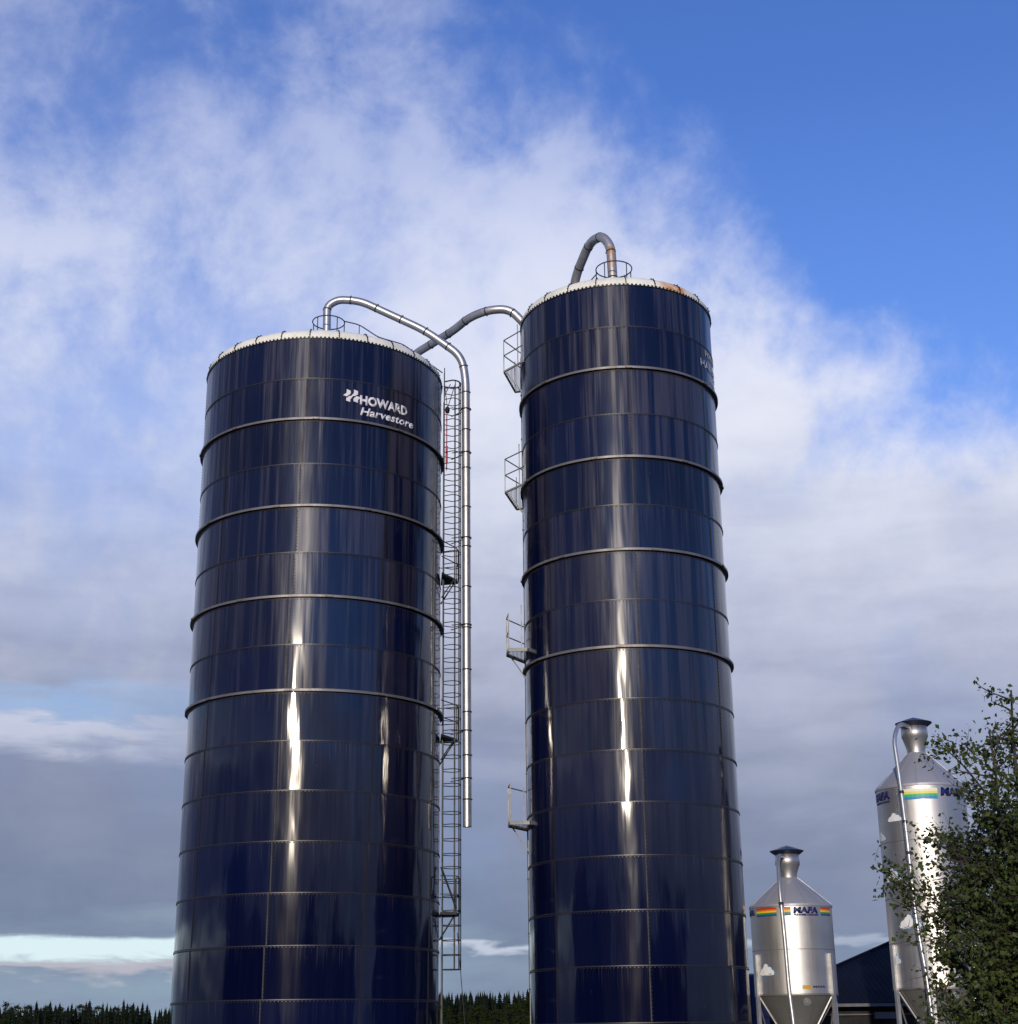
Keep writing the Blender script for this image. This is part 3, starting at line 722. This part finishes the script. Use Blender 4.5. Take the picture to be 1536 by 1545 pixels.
def bin_(loc, R, zb, zt, zn, zn2, zh, zc, seams, legs, legtop, label, pipe):
    root = empty('feed_bin', (loc[0], loc[1], 0), label, 'feed bin', 'galvanised feed bins beside the right silo')
    m = MB(); m.lathe([(R, zb), (R, zt)], n=72)
    body = m.build('bin_body', M_bin, root)
    for zz_ in seams:
        m = MB(); m.lathe([(R - .002, .012), (R + .006, .01), (R + .006, -.01), (R - .002, -.012)], (0, 0, zz_), 72, smooth=False); m.build('body_seam', M_hop, body)
    m = MB(); m.lathe([(R + .02, zt - .05), (R + .03, zt), (R + .02, zt + .03), (.27, zn)], n=72)
    m.lathe([(R - .001, zt - .05), (R + .02, zt - .05)], n=72); cone = m.build('cone_roof', M_bincone, root)
    m = MB()
    for i in range(12):
        a = 2 * pi * i / 12 + .2; m.bar(cyl((0, 0), R + .02, a, zt + .035), cyl((0, 0), .28, a, zn + .005), .02, .02)
    m.build('cone_seam', M_bincone, cone)
    m = MB(); m.lathe([(.27, zn - .05), (.26, zn + .10), (.36, zn2), (.38, zn2 + .02), (.38, zh), (.37, zh)], n=40); m.build('inlet_neck', M_bin, root)
    m = MB(); m.lathe([(.37, zh - .01), (.52, zc - .02), (.53, zc), (.25, zc + .10), (.02, zc + .17), (.0, zc + .17)], n=40, smooth=False); m.build('rain_cap', M_cap, root)
    # hopper
    m = MB(); m.lathe([(R - .01, zb), (.22, zb - 1.55), (.22, zb - 1.75)], n=48); m.lathe([(R + .012, zb + .02), (R + .012, zb - .03), (R - .02, zb - .04)], n=72, smooth=False)
    hop = m.build('hopper', M_hop, root)
    m = MB()
    for i in range(8):
        a = 2 * pi * i / 8 + .3; m.bar(cyl((0, 0), R - .01, a, zb - .01), cyl((0, 0), .23, a, zb - 1.54), .025, .02)
    m.build('hopper_rib', M_hop, hop)
    a = FRONT + rad(-10.5 + 16); p = cyl((0, 0), R - .16, a, zb - .21); nn = Vector((cos(a), sin(a), -.8)).normalized()
    m = MB(); m.tube([p, p + nn * .05], .12, 16); m.tube([p + nn * .05, p + nn * .07], .055, 12); m.build('inspection_port', M_bincone, hop)
    # legs and braces
    for a_ in legs:
        a = FRONT + rad(a_) + rad(-10.5 if loc[0] < 10 else -15)
        nn = Vector((cos(a), sin(a), 0)); tt = Vector((-sin(a), cos(a), 0)); m = MB()
        m.box(cyl((0, 0), R + .045, a, (legtop) / 2), (.09, .13, legtop), (nn, tt, Vector((0, 0, 1))))
        m.box(cyl((0, 0), R + .05, a, .015 + .0), (.3, .3, .03), (nn, tt, Vector((0, 0, 1))))
        lg = m.build('leg', M_bincone if False else M_pipe, root)
        m = MB()
        for q in (-1, 1): m.bar(cyl((0, 0), R + .02, a + q * .07, zb - .08), cyl((0, 0), R * .72, a + q * .62, zb - 1.25), .035)
        m.build('brace', M_pipe, lg)
    ox, oy = loc
    fp = MB(); path = bend([(p[0] - ox, p[1] - oy, p[2]) for p in pipe], .38, 8); fp.tube(path, .062, 16)
    po = fp.build('blow_pipe', M_pipe, root)
    for i in range(len(path) - 1):
        if (path[i + 1] - path[i]).length > .8:
            nseg = int((path[i + 1] - path[i]).length / 1.9) + 1
            for q in range(nseg):
                c_ = path[i].lerp(path[i + 1], (q + .15) / nseg); d = (path[i + 1] - path[i]).normalized()
                m = MB(); m.tube([c_ - d * .04, c_ + d * .04], .078, 12); m.build('pipe_clamp', M_dark, po)
    return root
# camera-facing azimuths of the bins
AS = FRONT + rad(-10.05) * -1 * -1; aS = FRONT - rad(10.05); aT = FRONT - rad(14.95)
SB = (8.60, 48.5)
smallb = bin_(SB, 1.25, 2.76, 5.36, 6.24, 6.62, 6.95, 7.07, [4.05], (-62, 58, 118, 180), 3.93, 'short galvanised feed bin with a bright rainbow band, close beside the right blue silo',
              [(8.45, 48.2, 6.88), (8.22, 47.75, 6.86), (8.13, 47.5, 6.6), (8.06, 47.1, 5.85), (8.08, 46.9, 4.3), (8.10, 46.88, 2.9), (8.16, 46.8, 1.9), (8.16, 46.8, .1)])
rbz = (5.03, 5.28)
patch(smallb, 1.25, aS + rad(-9), aS + rad(0), *rbz, .006, 'rainbow_stripe', M_rb)
patch(smallb, 1.25, aS + rad(45), aS + rad(70), *rbz, .006, 'rainbow_stripe', M_rb)
patch(smallb, 1.25, aS + rad(-56), aS + rad(-20), *rbz, .006, 'rainbow_stripe', M_rb)
text_on('MAFA', .235, smallb, 1.25, aS + rad(3), 5.10, .80, 'name_lettering', M_navy, .1, .013)
text_on('ÄNGELHOLM', .06, smallb, 1.25, aS + rad(3), 5.025, .80, 'small_lettering', M_navy, 0, .004)
text_on('MAFA', .235, smallb, 1.25, aS + rad(-98), 5.10, .80, 'name_lettering', M_navy, .1, .013)
cloud(smallb, 1.25, aS + rad(-42), 3.48, .52, .44)
patch(smallb, 1.25, aS + rad(9), aS + rad(21), 2.90, 3.01, .006, 'yellow_sticker', M_yel, 4)
text_on('MAFA', .08, smallb, 1.25, aS + rad(24), 2.94, .42, 'sticker_lettering', M_navy, 0, .002)
TB = (11.82, 44.2)
tallb = bin_(TB, 1.25, 2.79, 8.30, 9.35, 9.80, 10.12, 10.24, [6.75, 5.2, 4.0], (-62, -8, 58, 118, 180), 3.95, 'tall galvanised feed bin with faded rainbow band, half hidden behind the leafy tree',
              [(11.65, 43.95, 10.08), (11.25, 43.6, 10.14), (10.97, 43.3, 9.65), (10.98, 43.1, 8.55), (10.97, 42.87, 7.0), (11.0, 42.8, 4.5), (11.1, 42.75, 3.3), (11.15, 42.7, 2.2), (11.15, 42.7, .1)])
tbz = (7.86, 8.16)
patch(tallb, 1.25, aT + rad(-22), aT + rad(22), *tbz, .006, 'rainbow_stripe', M_rbf)
text_on('MAFA', .30, tallb, 1.25, aT + rad(-84), 7.96, .92, 'name_lettering', M_navy, .1, .018)
text_on('ÄNGELHOLM', .07, tallb, 1.25, aT + rad(-80), 7.86, .8, 'small_lettering', M_navy, 0, .004)
text_on('MAFA', .30, tallb, 1.25, aT + rad(26), 7.96, .92, 'name_lettering', M_navy, .1, .018)
for a_, zc_, w_, h_ in ((-38, 7.42, .46, .30), (-72, 6.95, .5, .32), (-52, 5.85, .62, .50), (-30, 4.55, .62, .48), (-62, 3.6, .5, .4)):
    cloud(tallb, 1.25, aT + rad(a_), zc_, w_, h_)

# ------------------------------------------------------------ barn
def roofblue():
    m, T, b = mat('blue_black_profiled_roof'); tcn = T.new('ShaderNodeTexCoord').outputs['Object']
    X, Y, Z = T.sep(tcn); n = T.noise(tcn, .6, 5, .6)
    T.put(b.inputs['Base Color'], T.mix(n, (.004, .0045, .011, 1), (.007, .0075, .015, 1)))
    T.put(b.inputs['Roughness'], T.mr(n, .3, .7, .5, .65)); b.inputs['Specular IOR Level'].default_value = .03
    wv = T.m('SINE', T.m('MULTIPLY', X, 30.0)); bn = T.new('ShaderNodeBump'); bn.inputs['Strength'].default_value = .5; bn.inputs['Distance'].default_value = .02
    bn.inputs['Strength'].default_value = .2; T.put(bn.inputs['Height'], wv); T.l.new(bn.outputs[0], b.inputs['Normal']); return m
def redwall():
    m, T, b = mat('falu_red_boards'); tcn = T.new('ShaderNodeTexCoord').outputs['Object']
    X, Y, Z = T.sep(tcn); n = T.noise(tcn, 3, 5, .6)
    bd = T.m('FRACT', T.m('MULTIPLY', X, 6.5)); gap = T.mr(bd, .0, .08, .25, 1)
    c = T.mix(n, (.10, .014, .012, 1), (.17, .025, .02, 1)); c = T.mix(gap, (.02, .006, .006, 1), c)
    T.put(b.inputs['Base Color'], c); b.inputs['Roughness'].default_value = .9; return m
M_rb1 = roofblue(); M_rw = redwall(); M_trim = simple('grey_white_trim', (.13, .135, .145), .7, spec=.2); M_black = simple('near_black', (.012, .012, .014), .9)
barn = empty('barn', (30, 73.5, 0), 'low red barn with a wide dark blue hipped roof behind the feed bins', 'barn')
bx0, bx1, by0, by1, ez, rz_ = 8.85 - 30, 36.0, -13.5, 13.5, 2.71, 7.53
m = MB(); rxa, rxb = bx0 + 13.5, bx1 - 13.5
vs = [(bx0, by0, ez), (bx1, by0, ez), (bx1, by1, ez), (bx0 + 4.6, by1, ez), (rxa, 0, rz_), (rxb, 0, rz_)]
fs = [(0, 1, 5, 4), (2, 3, 4, 5), (1, 2, 5), (3, 0, 4)]
vs2 = [(a, b_, c_ - .12) for a, b_, c_ in vs]
m.add(vs + vs2, fs + [tuple(6 + i for i in f)[::-1] for f in fs] + [(0, 6, 7, 1), (1, 7, 8, 2), (2, 8, 9, 3), (3, 9, 6, 0)])
rf = m.build('roof', M_rb1, barn)
m = MB(); m.bar((rxa, 0, rz_ + .03), (rxb, 0, rz_ + .03), .16, .05)
for p0, p1 in ((0, 4), (3, 4), (1, 5), (2, 5)): m.bar(Vector(vs[p0]) + Vector((0, 0, .02)), Vector(vs[p1]) + Vector((0, 0, .03)), .12, .04)
m.build('ridge_cap', M_rb1, rf)
m = MB(); m.bar((bx0, by0 - .05, ez - .08), (bx1, by0 - .05, ez - .08), .10, .11);  m.build('gutter', M_trim, rf)
m = MB()
for yw, a, b_ in ((by0 + .7, bx0 + .7, bx1 - .7), (by1 - .7, bx0 + .7, bx1 - .7)): m.box(((a + b_) / 2, yw, .9), (b_ - a, .15, 1.8))
m.box((bx1 - .7, 0, .9), (.15, by1 - by0 - 1.7, 1.8)); m.bar((bx0 + .8, by0 + .9, .9), (bx0 + 5.2, by1 - .9, .9), .15, 1.8)
m.build('wall', M_rw, barn)
m = MB(); m.box(((bx0 + bx1) / 2, by0 + .75, 2.25), (bx1 - bx0 - 1.5, .08, .88)); m.build('dark_upper_strip', M_black, barn)  # near-black strip along the top of the front wall
m = MB(); m.bar((bx0 + .6, by0 + .58, 2.30), (bx1 - .6, by0 + .58, 2.30), .05, .05); m.bar((bx0 + .6, by0 + .58, 1.80), (bx1 - .6, by0 + .58, 1.80), .06, .06)
m.build('wall_rail', M_trim, barn)
m = MB(); m.box((14.0 - 30, by0 + .35, 2.26), (.85, .25, .24)); m.build('lamp_housing', M_trim, barn)
for i in range(9):
    m = MB(); m.box((bx0 + 2.3 + i * 4.6, by0 + .6, 1.0), (.9, .05, .7)); wf = m.build('window', M_trim, barn)
    m = MB(); m.box((bx0 + 2.3 + i * 4.6, by0 + .57, 1.0), (.78, .03, .58)); m.build('pane', M_black, wf)
# blue tank behind
tk = empty('storage_tank', (8.15, 54.5, 0), 'dark blue upright tank glimpsed between the right silo and the short feed bin', 'tank')
tmb = MB(); tmb.lathe([(.55, 0), (.55, 3.35), (.5, 3.5), (.2, 3.6), (0, 3.62)], n=40); tmb.build('tank_shell', simple('dark_blue_tank', (.008, .02, .11), .4), tk)
tmb = MB(); tmb.lathe([(.55, .02), (.57, .02), (.57, -.02), (.55, -.02)], (0, 0, 2.2), 40); tmb.lathe([(.55, .02), (.57, .02), (.57, -.02), (.55, -.02)], (0, 0, 1.1), 40); tmb.build('tank_band', M_cap, tk)

# ------------------------------------------------------------ broadleaf tree in the right foreground
def leafquad(m, p, rng, s_, up=None):
    n_ = Vector((rng.gauss(0, 1), rng.gauss(0, 1), rng.gauss(0, .8) + .5)).normalized()
    d = Vector((rng.gauss(0, 1), rng.gauss(0, 1), rng.gauss(0, .8) - .5)); d = (d - n_ * d.dot(n_)).normalized(); q = n_.cross(d)
    L = s_ * rng.uniform(.55, 1.45); wd = L * .34
    v = [p, p + d * L * .45 + q * wd + n_ * L * .06, p + d * L - n_ * L * .08, p + d * L * .45 - q * wd + n_ * L * .06]
    m.add(v, [(0, 1, 2), (0, 2, 3)])
def near_tree():
    rng = random.Random(11)
    base = Vector((4.95, 14.3, 0)); root = empty('birch_tree', base, 'leafy dark green birch rising at the right edge in front of the tall feed bin', 'tree')
    tr = MB(); lf = MB()
    stems = [[(0, 0, 0), (-.05, .05, 1.2), (-.12, 0, 2.4), (-.20, .02, 3.5), (-.20, 0, 4.45), (-.16, 0, 5.05)],
             [(.1, .1, 0), (.35, .1, 1.2), (.6, .15, 2.4), (.75, .1, 3.5), (.72, .05, 4.55), (.70, 0, 5.0)],
             [(-.1, 0, 0), (-.42, -.1, 1.1), (-.62, -.1, 2.2), (-.55, -.1, 3.1), (-.42, -.1, 3.9), (-.45, -.12, 4.62)],
             [(.05, -.1, 0), (.15, -.5, 1.2), (.2, -.8, 2.3), (.25, -.9, 3.2), (.2, -.8, 4.1)],
             [(.05, .1, 0), (.1, .5, 1.3), (.15, .8, 2.4), (.1, .9, 3.4), (.1, .7, 4.3)]]
    free = [False]
    def lim(z_): return -1.12 if z_ < 2.9 else (-.95 if z_ < 3.3 else (-.70 if z_ < 4.3 else -.62))
    def leaves_along(pts, dens, spread, s_=.052):
        for i in range(len(pts) - 1):
            a, b_ = pts[i], pts[i + 1]; L = (b_ - a).length
            for _ in range(max(1, int(L * dens))):
                p = a.lerp(b_, rng.random()) + Vector((rng.gauss(0, spread), rng.gauss(0, spread), rng.gauss(0, spread)))
                if p.x < lim(p.z) + rng.gauss(0, .06) and not free[0]: continue
                leafquad(lf, p, rng, s_)
    def branch(p, d, L, r, lev):
        n_ = max(3, int(L / .12)); pts = [p]; dd = d.normalized()
        for i in range(n_):
            dd = (dd + Vector((rng.gauss(0, .13), rng.gauss(0, .13), rng.gauss(0, .10) + (.06 if lev == 1 else -.05)))).normalized()
            q_ = pts[-1] + dd * L / n_
            if i > 1 and not free[0] and q_.x < lim(q_.z): break
            pts.append(q_)
        n_ = len(pts) - 1
        tr.tube(pts, r, 5, cap=False, radii=[r * (1 - .8 * i / n_) for i in range(n_ + 1)])
        if lev >= 2: leaves_along(pts[len(pts) // 4:], 54, .045)
        elif lev == 1: leaves_along(pts[len(pts) // 3:], 50, .05)
        if lev < 3:
            k = int(L * (7.5 if lev == 1 else 7)) + 1
            for _ in range(k):
                i = rng.randrange(max(1, len(pts) // 4), len(pts)); s2 = (Vector((rng.gauss(0, 1), rng.gauss(0, 1), rng.gauss(0, .7)))).normalized()
                branch(pts[i], dd * .8 + s2 * .8, L * rng.uniform(.28, .5) if lev == 1 else L * rng.uniform(.35, .6), r * .5, lev + 1)
    for st in stems:
        P_ = [Vector(p) for p in st]; path = bend(P_, .5, 4); H_ = len(path)
        tr.tube(path, .05, 8, radii=[.038 * (1 - .85 * i / (H_ - 1)) + .004 for i in range(H_)])
        leaves_along(path[int(H_ * .5):], 80, .06)
        for i in range(3, H_ - 1):
            z_ = path[i].z
            if z_ < .5: continue
            k = 4 if z_ < 2.9 else (3 if z_ < 3.5 else 2)
            for _ in range(k):
                a = rng.uniform(0, 2 * pi); L = (1.15 if z_ < 3.2 else 1.15 * max(.30, (5.25 - z_) / 2.05)) * rng.uniform(.45, 1.0)
                branch(path[i].lerp(path[i + 1], rng.random()), Vector((cos(a), sin(a), rng.uniform(.05, .8))), L, .013, 1)
    # the long low limbs reaching left
    free[0] = True
    for tip, st in (((-1.62, 0, 3.30), (-.62, -.1, 2.6)), ((-1.50, -.05, 3.0), (-.62, -.1, 2.45)), ((-1.20, 0, 2.65), (-.5, 0, 1.9)), ((-1.15, .1, 2.15), (-.5, 0, 1.5)), ((-1.0, .1, 3.65), (-.6, 0, 3.0)), ((-.95, 0, 4.55), (-.5, 0, 4.0)), ((-1.1, -.2, 1.6), (-.4, -.1, 1.0))):
        a, b_ = Vector(st), Vector(tip); mid = a.lerp(b_, .5) + Vector((0, 0, .07)); pts = bend([a, mid, b_], .3, 5)
        tr.tube(pts, .012, 5, cap=False, radii=[.012 * (1 - .7 * i / (len(pts) - 1)) for i in range(len(pts))])
        leaves_along(pts[len(pts) // 3:], 70, .045)
        for i in range(2, len(pts) - 1):
            for _ in range(2): branch(pts[i], (b_ - a).normalized() * .7 + Vector((rng.gauss(0, .5), rng.gauss(0, .5), rng.gauss(0, .5))), rng.uniform(.18, .4), .005, 2)
    tr.build('trunk', M_bark, root); lf.build('crown', M_leaf, root)
    root.scale = (1, 1, .945)
    print('birch leaves', len(lf.f) // 2)
near_tree()

# ------------------------------------------------------------ far trees
def spruce_mesh(seed, H_=14.0, wd=2.4, layers=26, per=9):
    rng = random.Random(seed); m = MB(); t_ = MB()
    t_.tube([(0, 0, 0), (0, 0, H_ * .97)], .16, 6, radii=[.16, .02])
    for z0_ in [H_ * (.12 + .80 * q / 13) for q in range(13)]:        # the dense inner boughs
        r_ = wd * .62 * (1 - z0_ / H_) ** .9 + .05; j_ = [rng.uniform(.7, 1.25) for _ in range(7)]; ph = rng.uniform(0, 1)
        m.add([(cos(a) * r_ * j_[q], sin(a) * r_ * j_[q], z0_ - r_ * .3) for q, a in enumerate([ph + 2 * pi * q / 7 for q in range(7)])] + [(0, 0, z0_ + H_ * .11)], [(q, (q + 1) % 7, 7) for q in range(7)])
    for i in range(layers):
        f = i / (layers - 1); z_ = H_ * (.10 + .88 * f); r = wd * (1 - f) ** .95 * rng.uniform(.75, 1.1) + .12
        for k in range(per):
            a = 2 * pi * k / per + rng.uniform(-.4, .4) + i; rr = r * rng.uniform(.65, 1.1); dr = rr * .35
            c_ = Vector((0, 0, z_)); tip = Vector((cos(a) * rr, sin(a) * rr, z_ - dr)); sd_ = Vector((-sin(a), cos(a), 0)) * rr * .3
            md = Vector((cos(a) * rr * .5, sin(a) * rr * .5, z_ - dr * .35))
            m.add([c_, md + sd_, tip, md - sd_, md + Vector((0, 0, -.35 * r * .6)) ], [(0, 1, 2), (0, 2, 3), (1, 4, 3), (1, 2, 4)])
            if rng.random() < .6:
                p = c_.lerp(tip, .8); m.add([p + sd_ * .4, p - sd_ * .5, p + Vector((cos(a), sin(a), -.8)) * .45], [(0, 1, 2)])
    return t_, m
def crown_mesh(seed, H_, wd, base=.35, nclump=60, leaf=.45, per=26):
    rng = random.Random(seed); m = MB(); t_ = MB()
    t_.tube([(0, 0, 0), (.1, 0, H_ * .5), (0, .1, H_ * .85)], .2, 6, radii=[.2, .12, .03])
    for i in range(nclump):
        u = rng.random(); z_ = H_ * (base + (1 - base) * u); r = wd * (sin(pi * min(1, u * .85 + .12)) ** .6) * rng.random() ** .5; a = rng.uniform(0, 2 * pi)
        c_ = Vector((cos(a) * r, sin(a) * r, z_)); cs = wd * rng.uniform(.16, .34)
        for _ in range(per):
            d = Vector((rng.gauss(0, 1), rng.gauss(0, 1), rng.gauss(0, .7))) * cs * .6
            n_ = Vector((rng.gauss(0, 1), rng.gauss(0, 1), rng.gauss(0, 1))).normalized(); q = n_.orthogonal().normalized(); w_ = n_.cross(q); s_ = leaf * rng.uniform(.5, 1.1)
            p = c_ + d; m.add([p - q * s_ * .5, p + w_ * s_ * .4, p + q * s_ * .5, p - w_ * s_ * .4], [(0, 1, 2, 3)])
    return t_, m
def proto(name, fn, mt, label, group):
    t_, m = fn; root = empty(name, (0, 0, 0), label, 'tree', group); t_.build('trunk', M_bark, root); m.build('crown', mt, root); return root
G1 = 'spruces of the far wood left of the wide silo'; G2 = 'trees of the far wood seen between the two silos'
protos = [proto('spruce_tree', spruce_mesh(s_, 14, w_), M_spruce, 'narrow dark spruce on the skyline left of the wide silo', G1) for s_, w_ in ((1, 3.4), (2, 2.7), (3, 4.2))]
pine = proto('pine_tree', crown_mesh(5, 14, 2.6, .18, 70, .45), M_pine, 'rounded dark pine, tallest tree on the skyline at the far left', 'pines left')
broad = proto('deciduous_tree', crown_mesh(9, 12, 3.6, .15, 80, .5), M_broad, 'pale green leafy tree', 'b')
used = set()
def plant(p, loc, h, Hp=14.0, label=None, group=None, wd=1.0):
    if p.name not in used: o = p; used.add(p.name)
    else: o = copy_tree(p)
    rr = random.Random(int(loc[0] * 131 + loc[1] * 7))
    o.location = loc; s_ = h / Hp; o.scale = (s_ * wd, s_ * wd, s_); o.rotation_euler.z = rr.uniform(0, 6)
    if label: o['label'] = label
    if group: o['group'] = group
    elif 'group' in o and group == '': del o['group']
    return o
f_ = 2286.92
def ground_at(px_, Yd): return ((px_ - 768) / f_ * Yd * 1.055 , Yd)
def hgt(py_, Yd, px_): return 1.7 + (1555.5 - (px_ - 768) * .011 - py_) / f_ * Yd * 1.055
rng = random.Random(77)
def solo(p, px_, py_, Yd, Hp, label, group, wd=1.0):
    x_, y_ = ground_at(px_, Yd); return plant(p, (x_, y_, 0), hgt(py_, Yd, px_), Hp, label, group, wd)
solo(pine, 33, 1496, 420, 14, 'round-topped dark pine, tallest tree on the skyline near the left edge', None, 1.0)
o_ = solo(protos[0], 45, 1500, 425, 14, 'slim pointed spruce just right of the tallest round-topped pine', None, .75)
del o_['group']; del bpy.data.objects['pine_tree']['group']
o_ = solo(protos[1], 15, 1508, 400, 14, 'pointed spruce just left of the tallest round-topped pine', None, 1.0); del o_['group']
solo(pine, 56, 1515, 380, 14, 'low broad pines right of the tall pair on the far left skyline', 'low pines on the left skyline', 1.3)
solo(pine, 77, 1513, 380, 14, 'low broad pines right of the tall pair on the far left skyline', 'low pines on the left skyline', 1.1)
solo(pine, 90, 1517, 390, 14, 'low broad pines right of the tall pair on the far left skyline', 'low pines on the left skyline', 1.4)
sky_l = [(-6, 1513), (3, 1519), (24, 1516), (66, 1521), (104, 1518), (111, 1514), (118, 1511), (124, 1517), (129, 1515), (137, 1510), (143, 1516), (149, 1513), (156, 1520), (161, 1517), (165, 1513), (171, 1519), (181, 1517), (186, 1511), (190, 1510), (196, 1519), (204, 1522), (209, 1513), (214, 1512), (219, 1515), (224, 1517), (230, 1515), (236, 1508), (241, 1513), (246, 1516), (250, 1513), (255, 1515), (262, 1511), (268, 1515)]
for i, (px_, py_) in enumerate(sky_l):
    solo(protos[i % 3], px_ + rng.uniform(-1, 1), py_ + rng.uniform(-1.5, 1.5), rng.uniform(340, 430), 14, 'one of the even dark spruces along the skyline left of the wide silo', G1, rng.uniform(.8, 1.5))
for px_, py_ in ((108, 1517), (133, 1518), (152, 1519), (176, 1516), (200, 1518), (226, 1519), (247, 1518)):
    solo(pine, px_, py_, rng.uniform(360, 400), 14, 'one of the round-headed pines among the spruces left of the wide silo', 'pines among the left skyline spruces', rng.uniform(1.0, 1.5))
solo(broad, 47, 1531, 260, 12, 'pale green bushy tree low at the left edge below the skyline pines', None, 1.5); del broad['group']; broad.name = 'deciduous_tree'
bpy.data.objects['deciduous_tree'].children[1].data.materials[0] = M_broad
solo(broad, 20, 1537, 250, 12, 'green bushes in a low row at the bottom left corner', 'bushes at the bottom left', 1.9)
solo(broad, 74, 1536, 250, 12, 'green bushes in a low row at the bottom left corner', 'bushes at the bottom left', 1.9)
mids = [(662, 1499), (668, 1496), (676, 1500), (683, 1497), (690, 1501), (697, 1497), (703, 1500), (709, 1498), (716, 1501), (722, 1498), (729, 1500), (735, 1498), (742, 1500), (748, 1498), (755, 1499), (761, 1497), (768, 1498), (774, 1496), (780, 1496), (786, 1493), (793, 1492), (799, 1489), (806, 1492)]
for i, (px_, py_) in enumerate(mids):
    solo(protos[(i + 1) % 3], px_, py_ + rng.uniform(-1, 1.5), rng.uniform(330, 400), 14, 'one of the small dark spruces on the skyline between the two silos', G2, rng.uniform(.8, 1.2))
for px_, py_ in ((672, 1521), (700, 1527), (722, 1519), (745, 1524), (768, 1516), (788, 1510), (806, 1514)):
    solo(broad, px_, py_, rng.uniform(230, 280), 12, 'green leafy trees in front of the wood between the two silos', 'leafy trees between the silos', 1.25)
solo(broad, 1133, 1463, 90, 12, 'small green tree top peeping between the right silo and the short feed bin', None, .5)
# the body of the wood
wd_ = MB(); rng = random.Random(5)
def lowtree(x_, y_, h):
    wdt = h * rng.uniform(.17, .26)
    for z0_ in (h * .1, h * .3, h * .5, h * .68):
        r_ = wdt * .8 * (1 - z0_ / h)
        wd_.add([(x_ + cos(a) * r_, y_ + sin(a) * r_, z0_) for a in [2 * pi * q / 6 for q in range(6)]] + [(x_, y_, z0_ + h * .33)], [(q, (q + 1) % 6, 6) for q in range(6)])
    for i in range(10):
        f = i / 9; z_ = h * (.1 + .9 * f); r = wdt * (1 - f) ** .8 + .1
        for k in range(5):
            a = 2 * pi * k / 5 + rng.uniform(0, 1.2); rr = r * rng.uniform(.7, 1.15)
            c_ = Vector((x_, y_, z_)); sd_ = Vector((-sin(a), cos(a), 0)) * rr * .5
            wd_.add([c_, Vector((x_ + cos(a) * rr, y_ + sin(a) * rr, z_ - rr * .45)) + sd_, Vector((x_ + cos(a) * rr, y_ + sin(a) * rr, z_ - rr * .5)) - sd_], [(0, 1, 2)])
for i in range(1500):
    y_ = rng.uniform(300, 470); px_ = rng.uniform(-500, 2100)
    x_ = (px_ - 768) / f_ * y_ * 1.055
    top = 1519 if px_ < 400 else 1498
    lowtree(x_, y_, max(4, hgt(top + rng.uniform(0, 9), y_, px_)))
tag(wd_.build('far_wood', M_spruce, kind='stuff'), 'dark conifer wood filling the ground below the skyline', 'wood')
# spruces across the yard behind the camera, mirrored in the enamel
rng = random.Random(21)
for i, (a_, d_, h_) in enumerate([(195.5, 42, 14.5), (178.5, 44, 12.0), (200, 43, 12.5), (199, 42, 12), (176, 45, 11.5), (170, 42, 15), (164, 44, 11.5), (206, 44, 13), (158, 42, 14), (150, 44, 11.5), (213, 42, 12.5), (222, 42, 15), (141, 40, 12), (232, 44, 13), (184, 52, 9.5), (191, 54, 14), (167, 50, 13), (196, 50, 12), (203, 50, 15), (242, 44, 12), (252, 46, 14.5), (262, 44, 12), (273, 46, 13.5), (131, 42, 13), (120, 46, 12)]):
    plant(protos[i % 3], (sin(rad(a_)) * d_, cos(rad(a_)) * d_, 0), h_ * 1.14, 14, 'dark spruce across the yard, seen only as a mirrored spike in the silo walls', 'spruces mirrored in the silo walls', .85)
hd = MB(); rng = random.Random(9)
for i in range(14000):
    a_ = rad(rng.uniform(100, 300)); d_ = rng.uniform(46, 54); h_ = rng.uniform(0, 1) ** .8 * (9.8 + 1.6 * sin(a_ * 9))
    p = Vector((sin(a_) * d_, cos(a_) * d_, h_)); n_ = Vector((rng.gauss(0, 1), rng.gauss(0, 1), rng.gauss(0, 1))).normalized(); q = n_.orthogonal().normalized(); w_ = n_.cross(q); s_ = .8
    hd.add([p - q * s_, p + w_ * s_, p + q * s_, p - w_ * s_], [(0, 1, 2, 3)])
tag(hd.build('woodland_edge', M_spruce, kind='stuff'), 'dark undergrowth of the wood across the yard mirrored low in the silos', 'undergrowth')
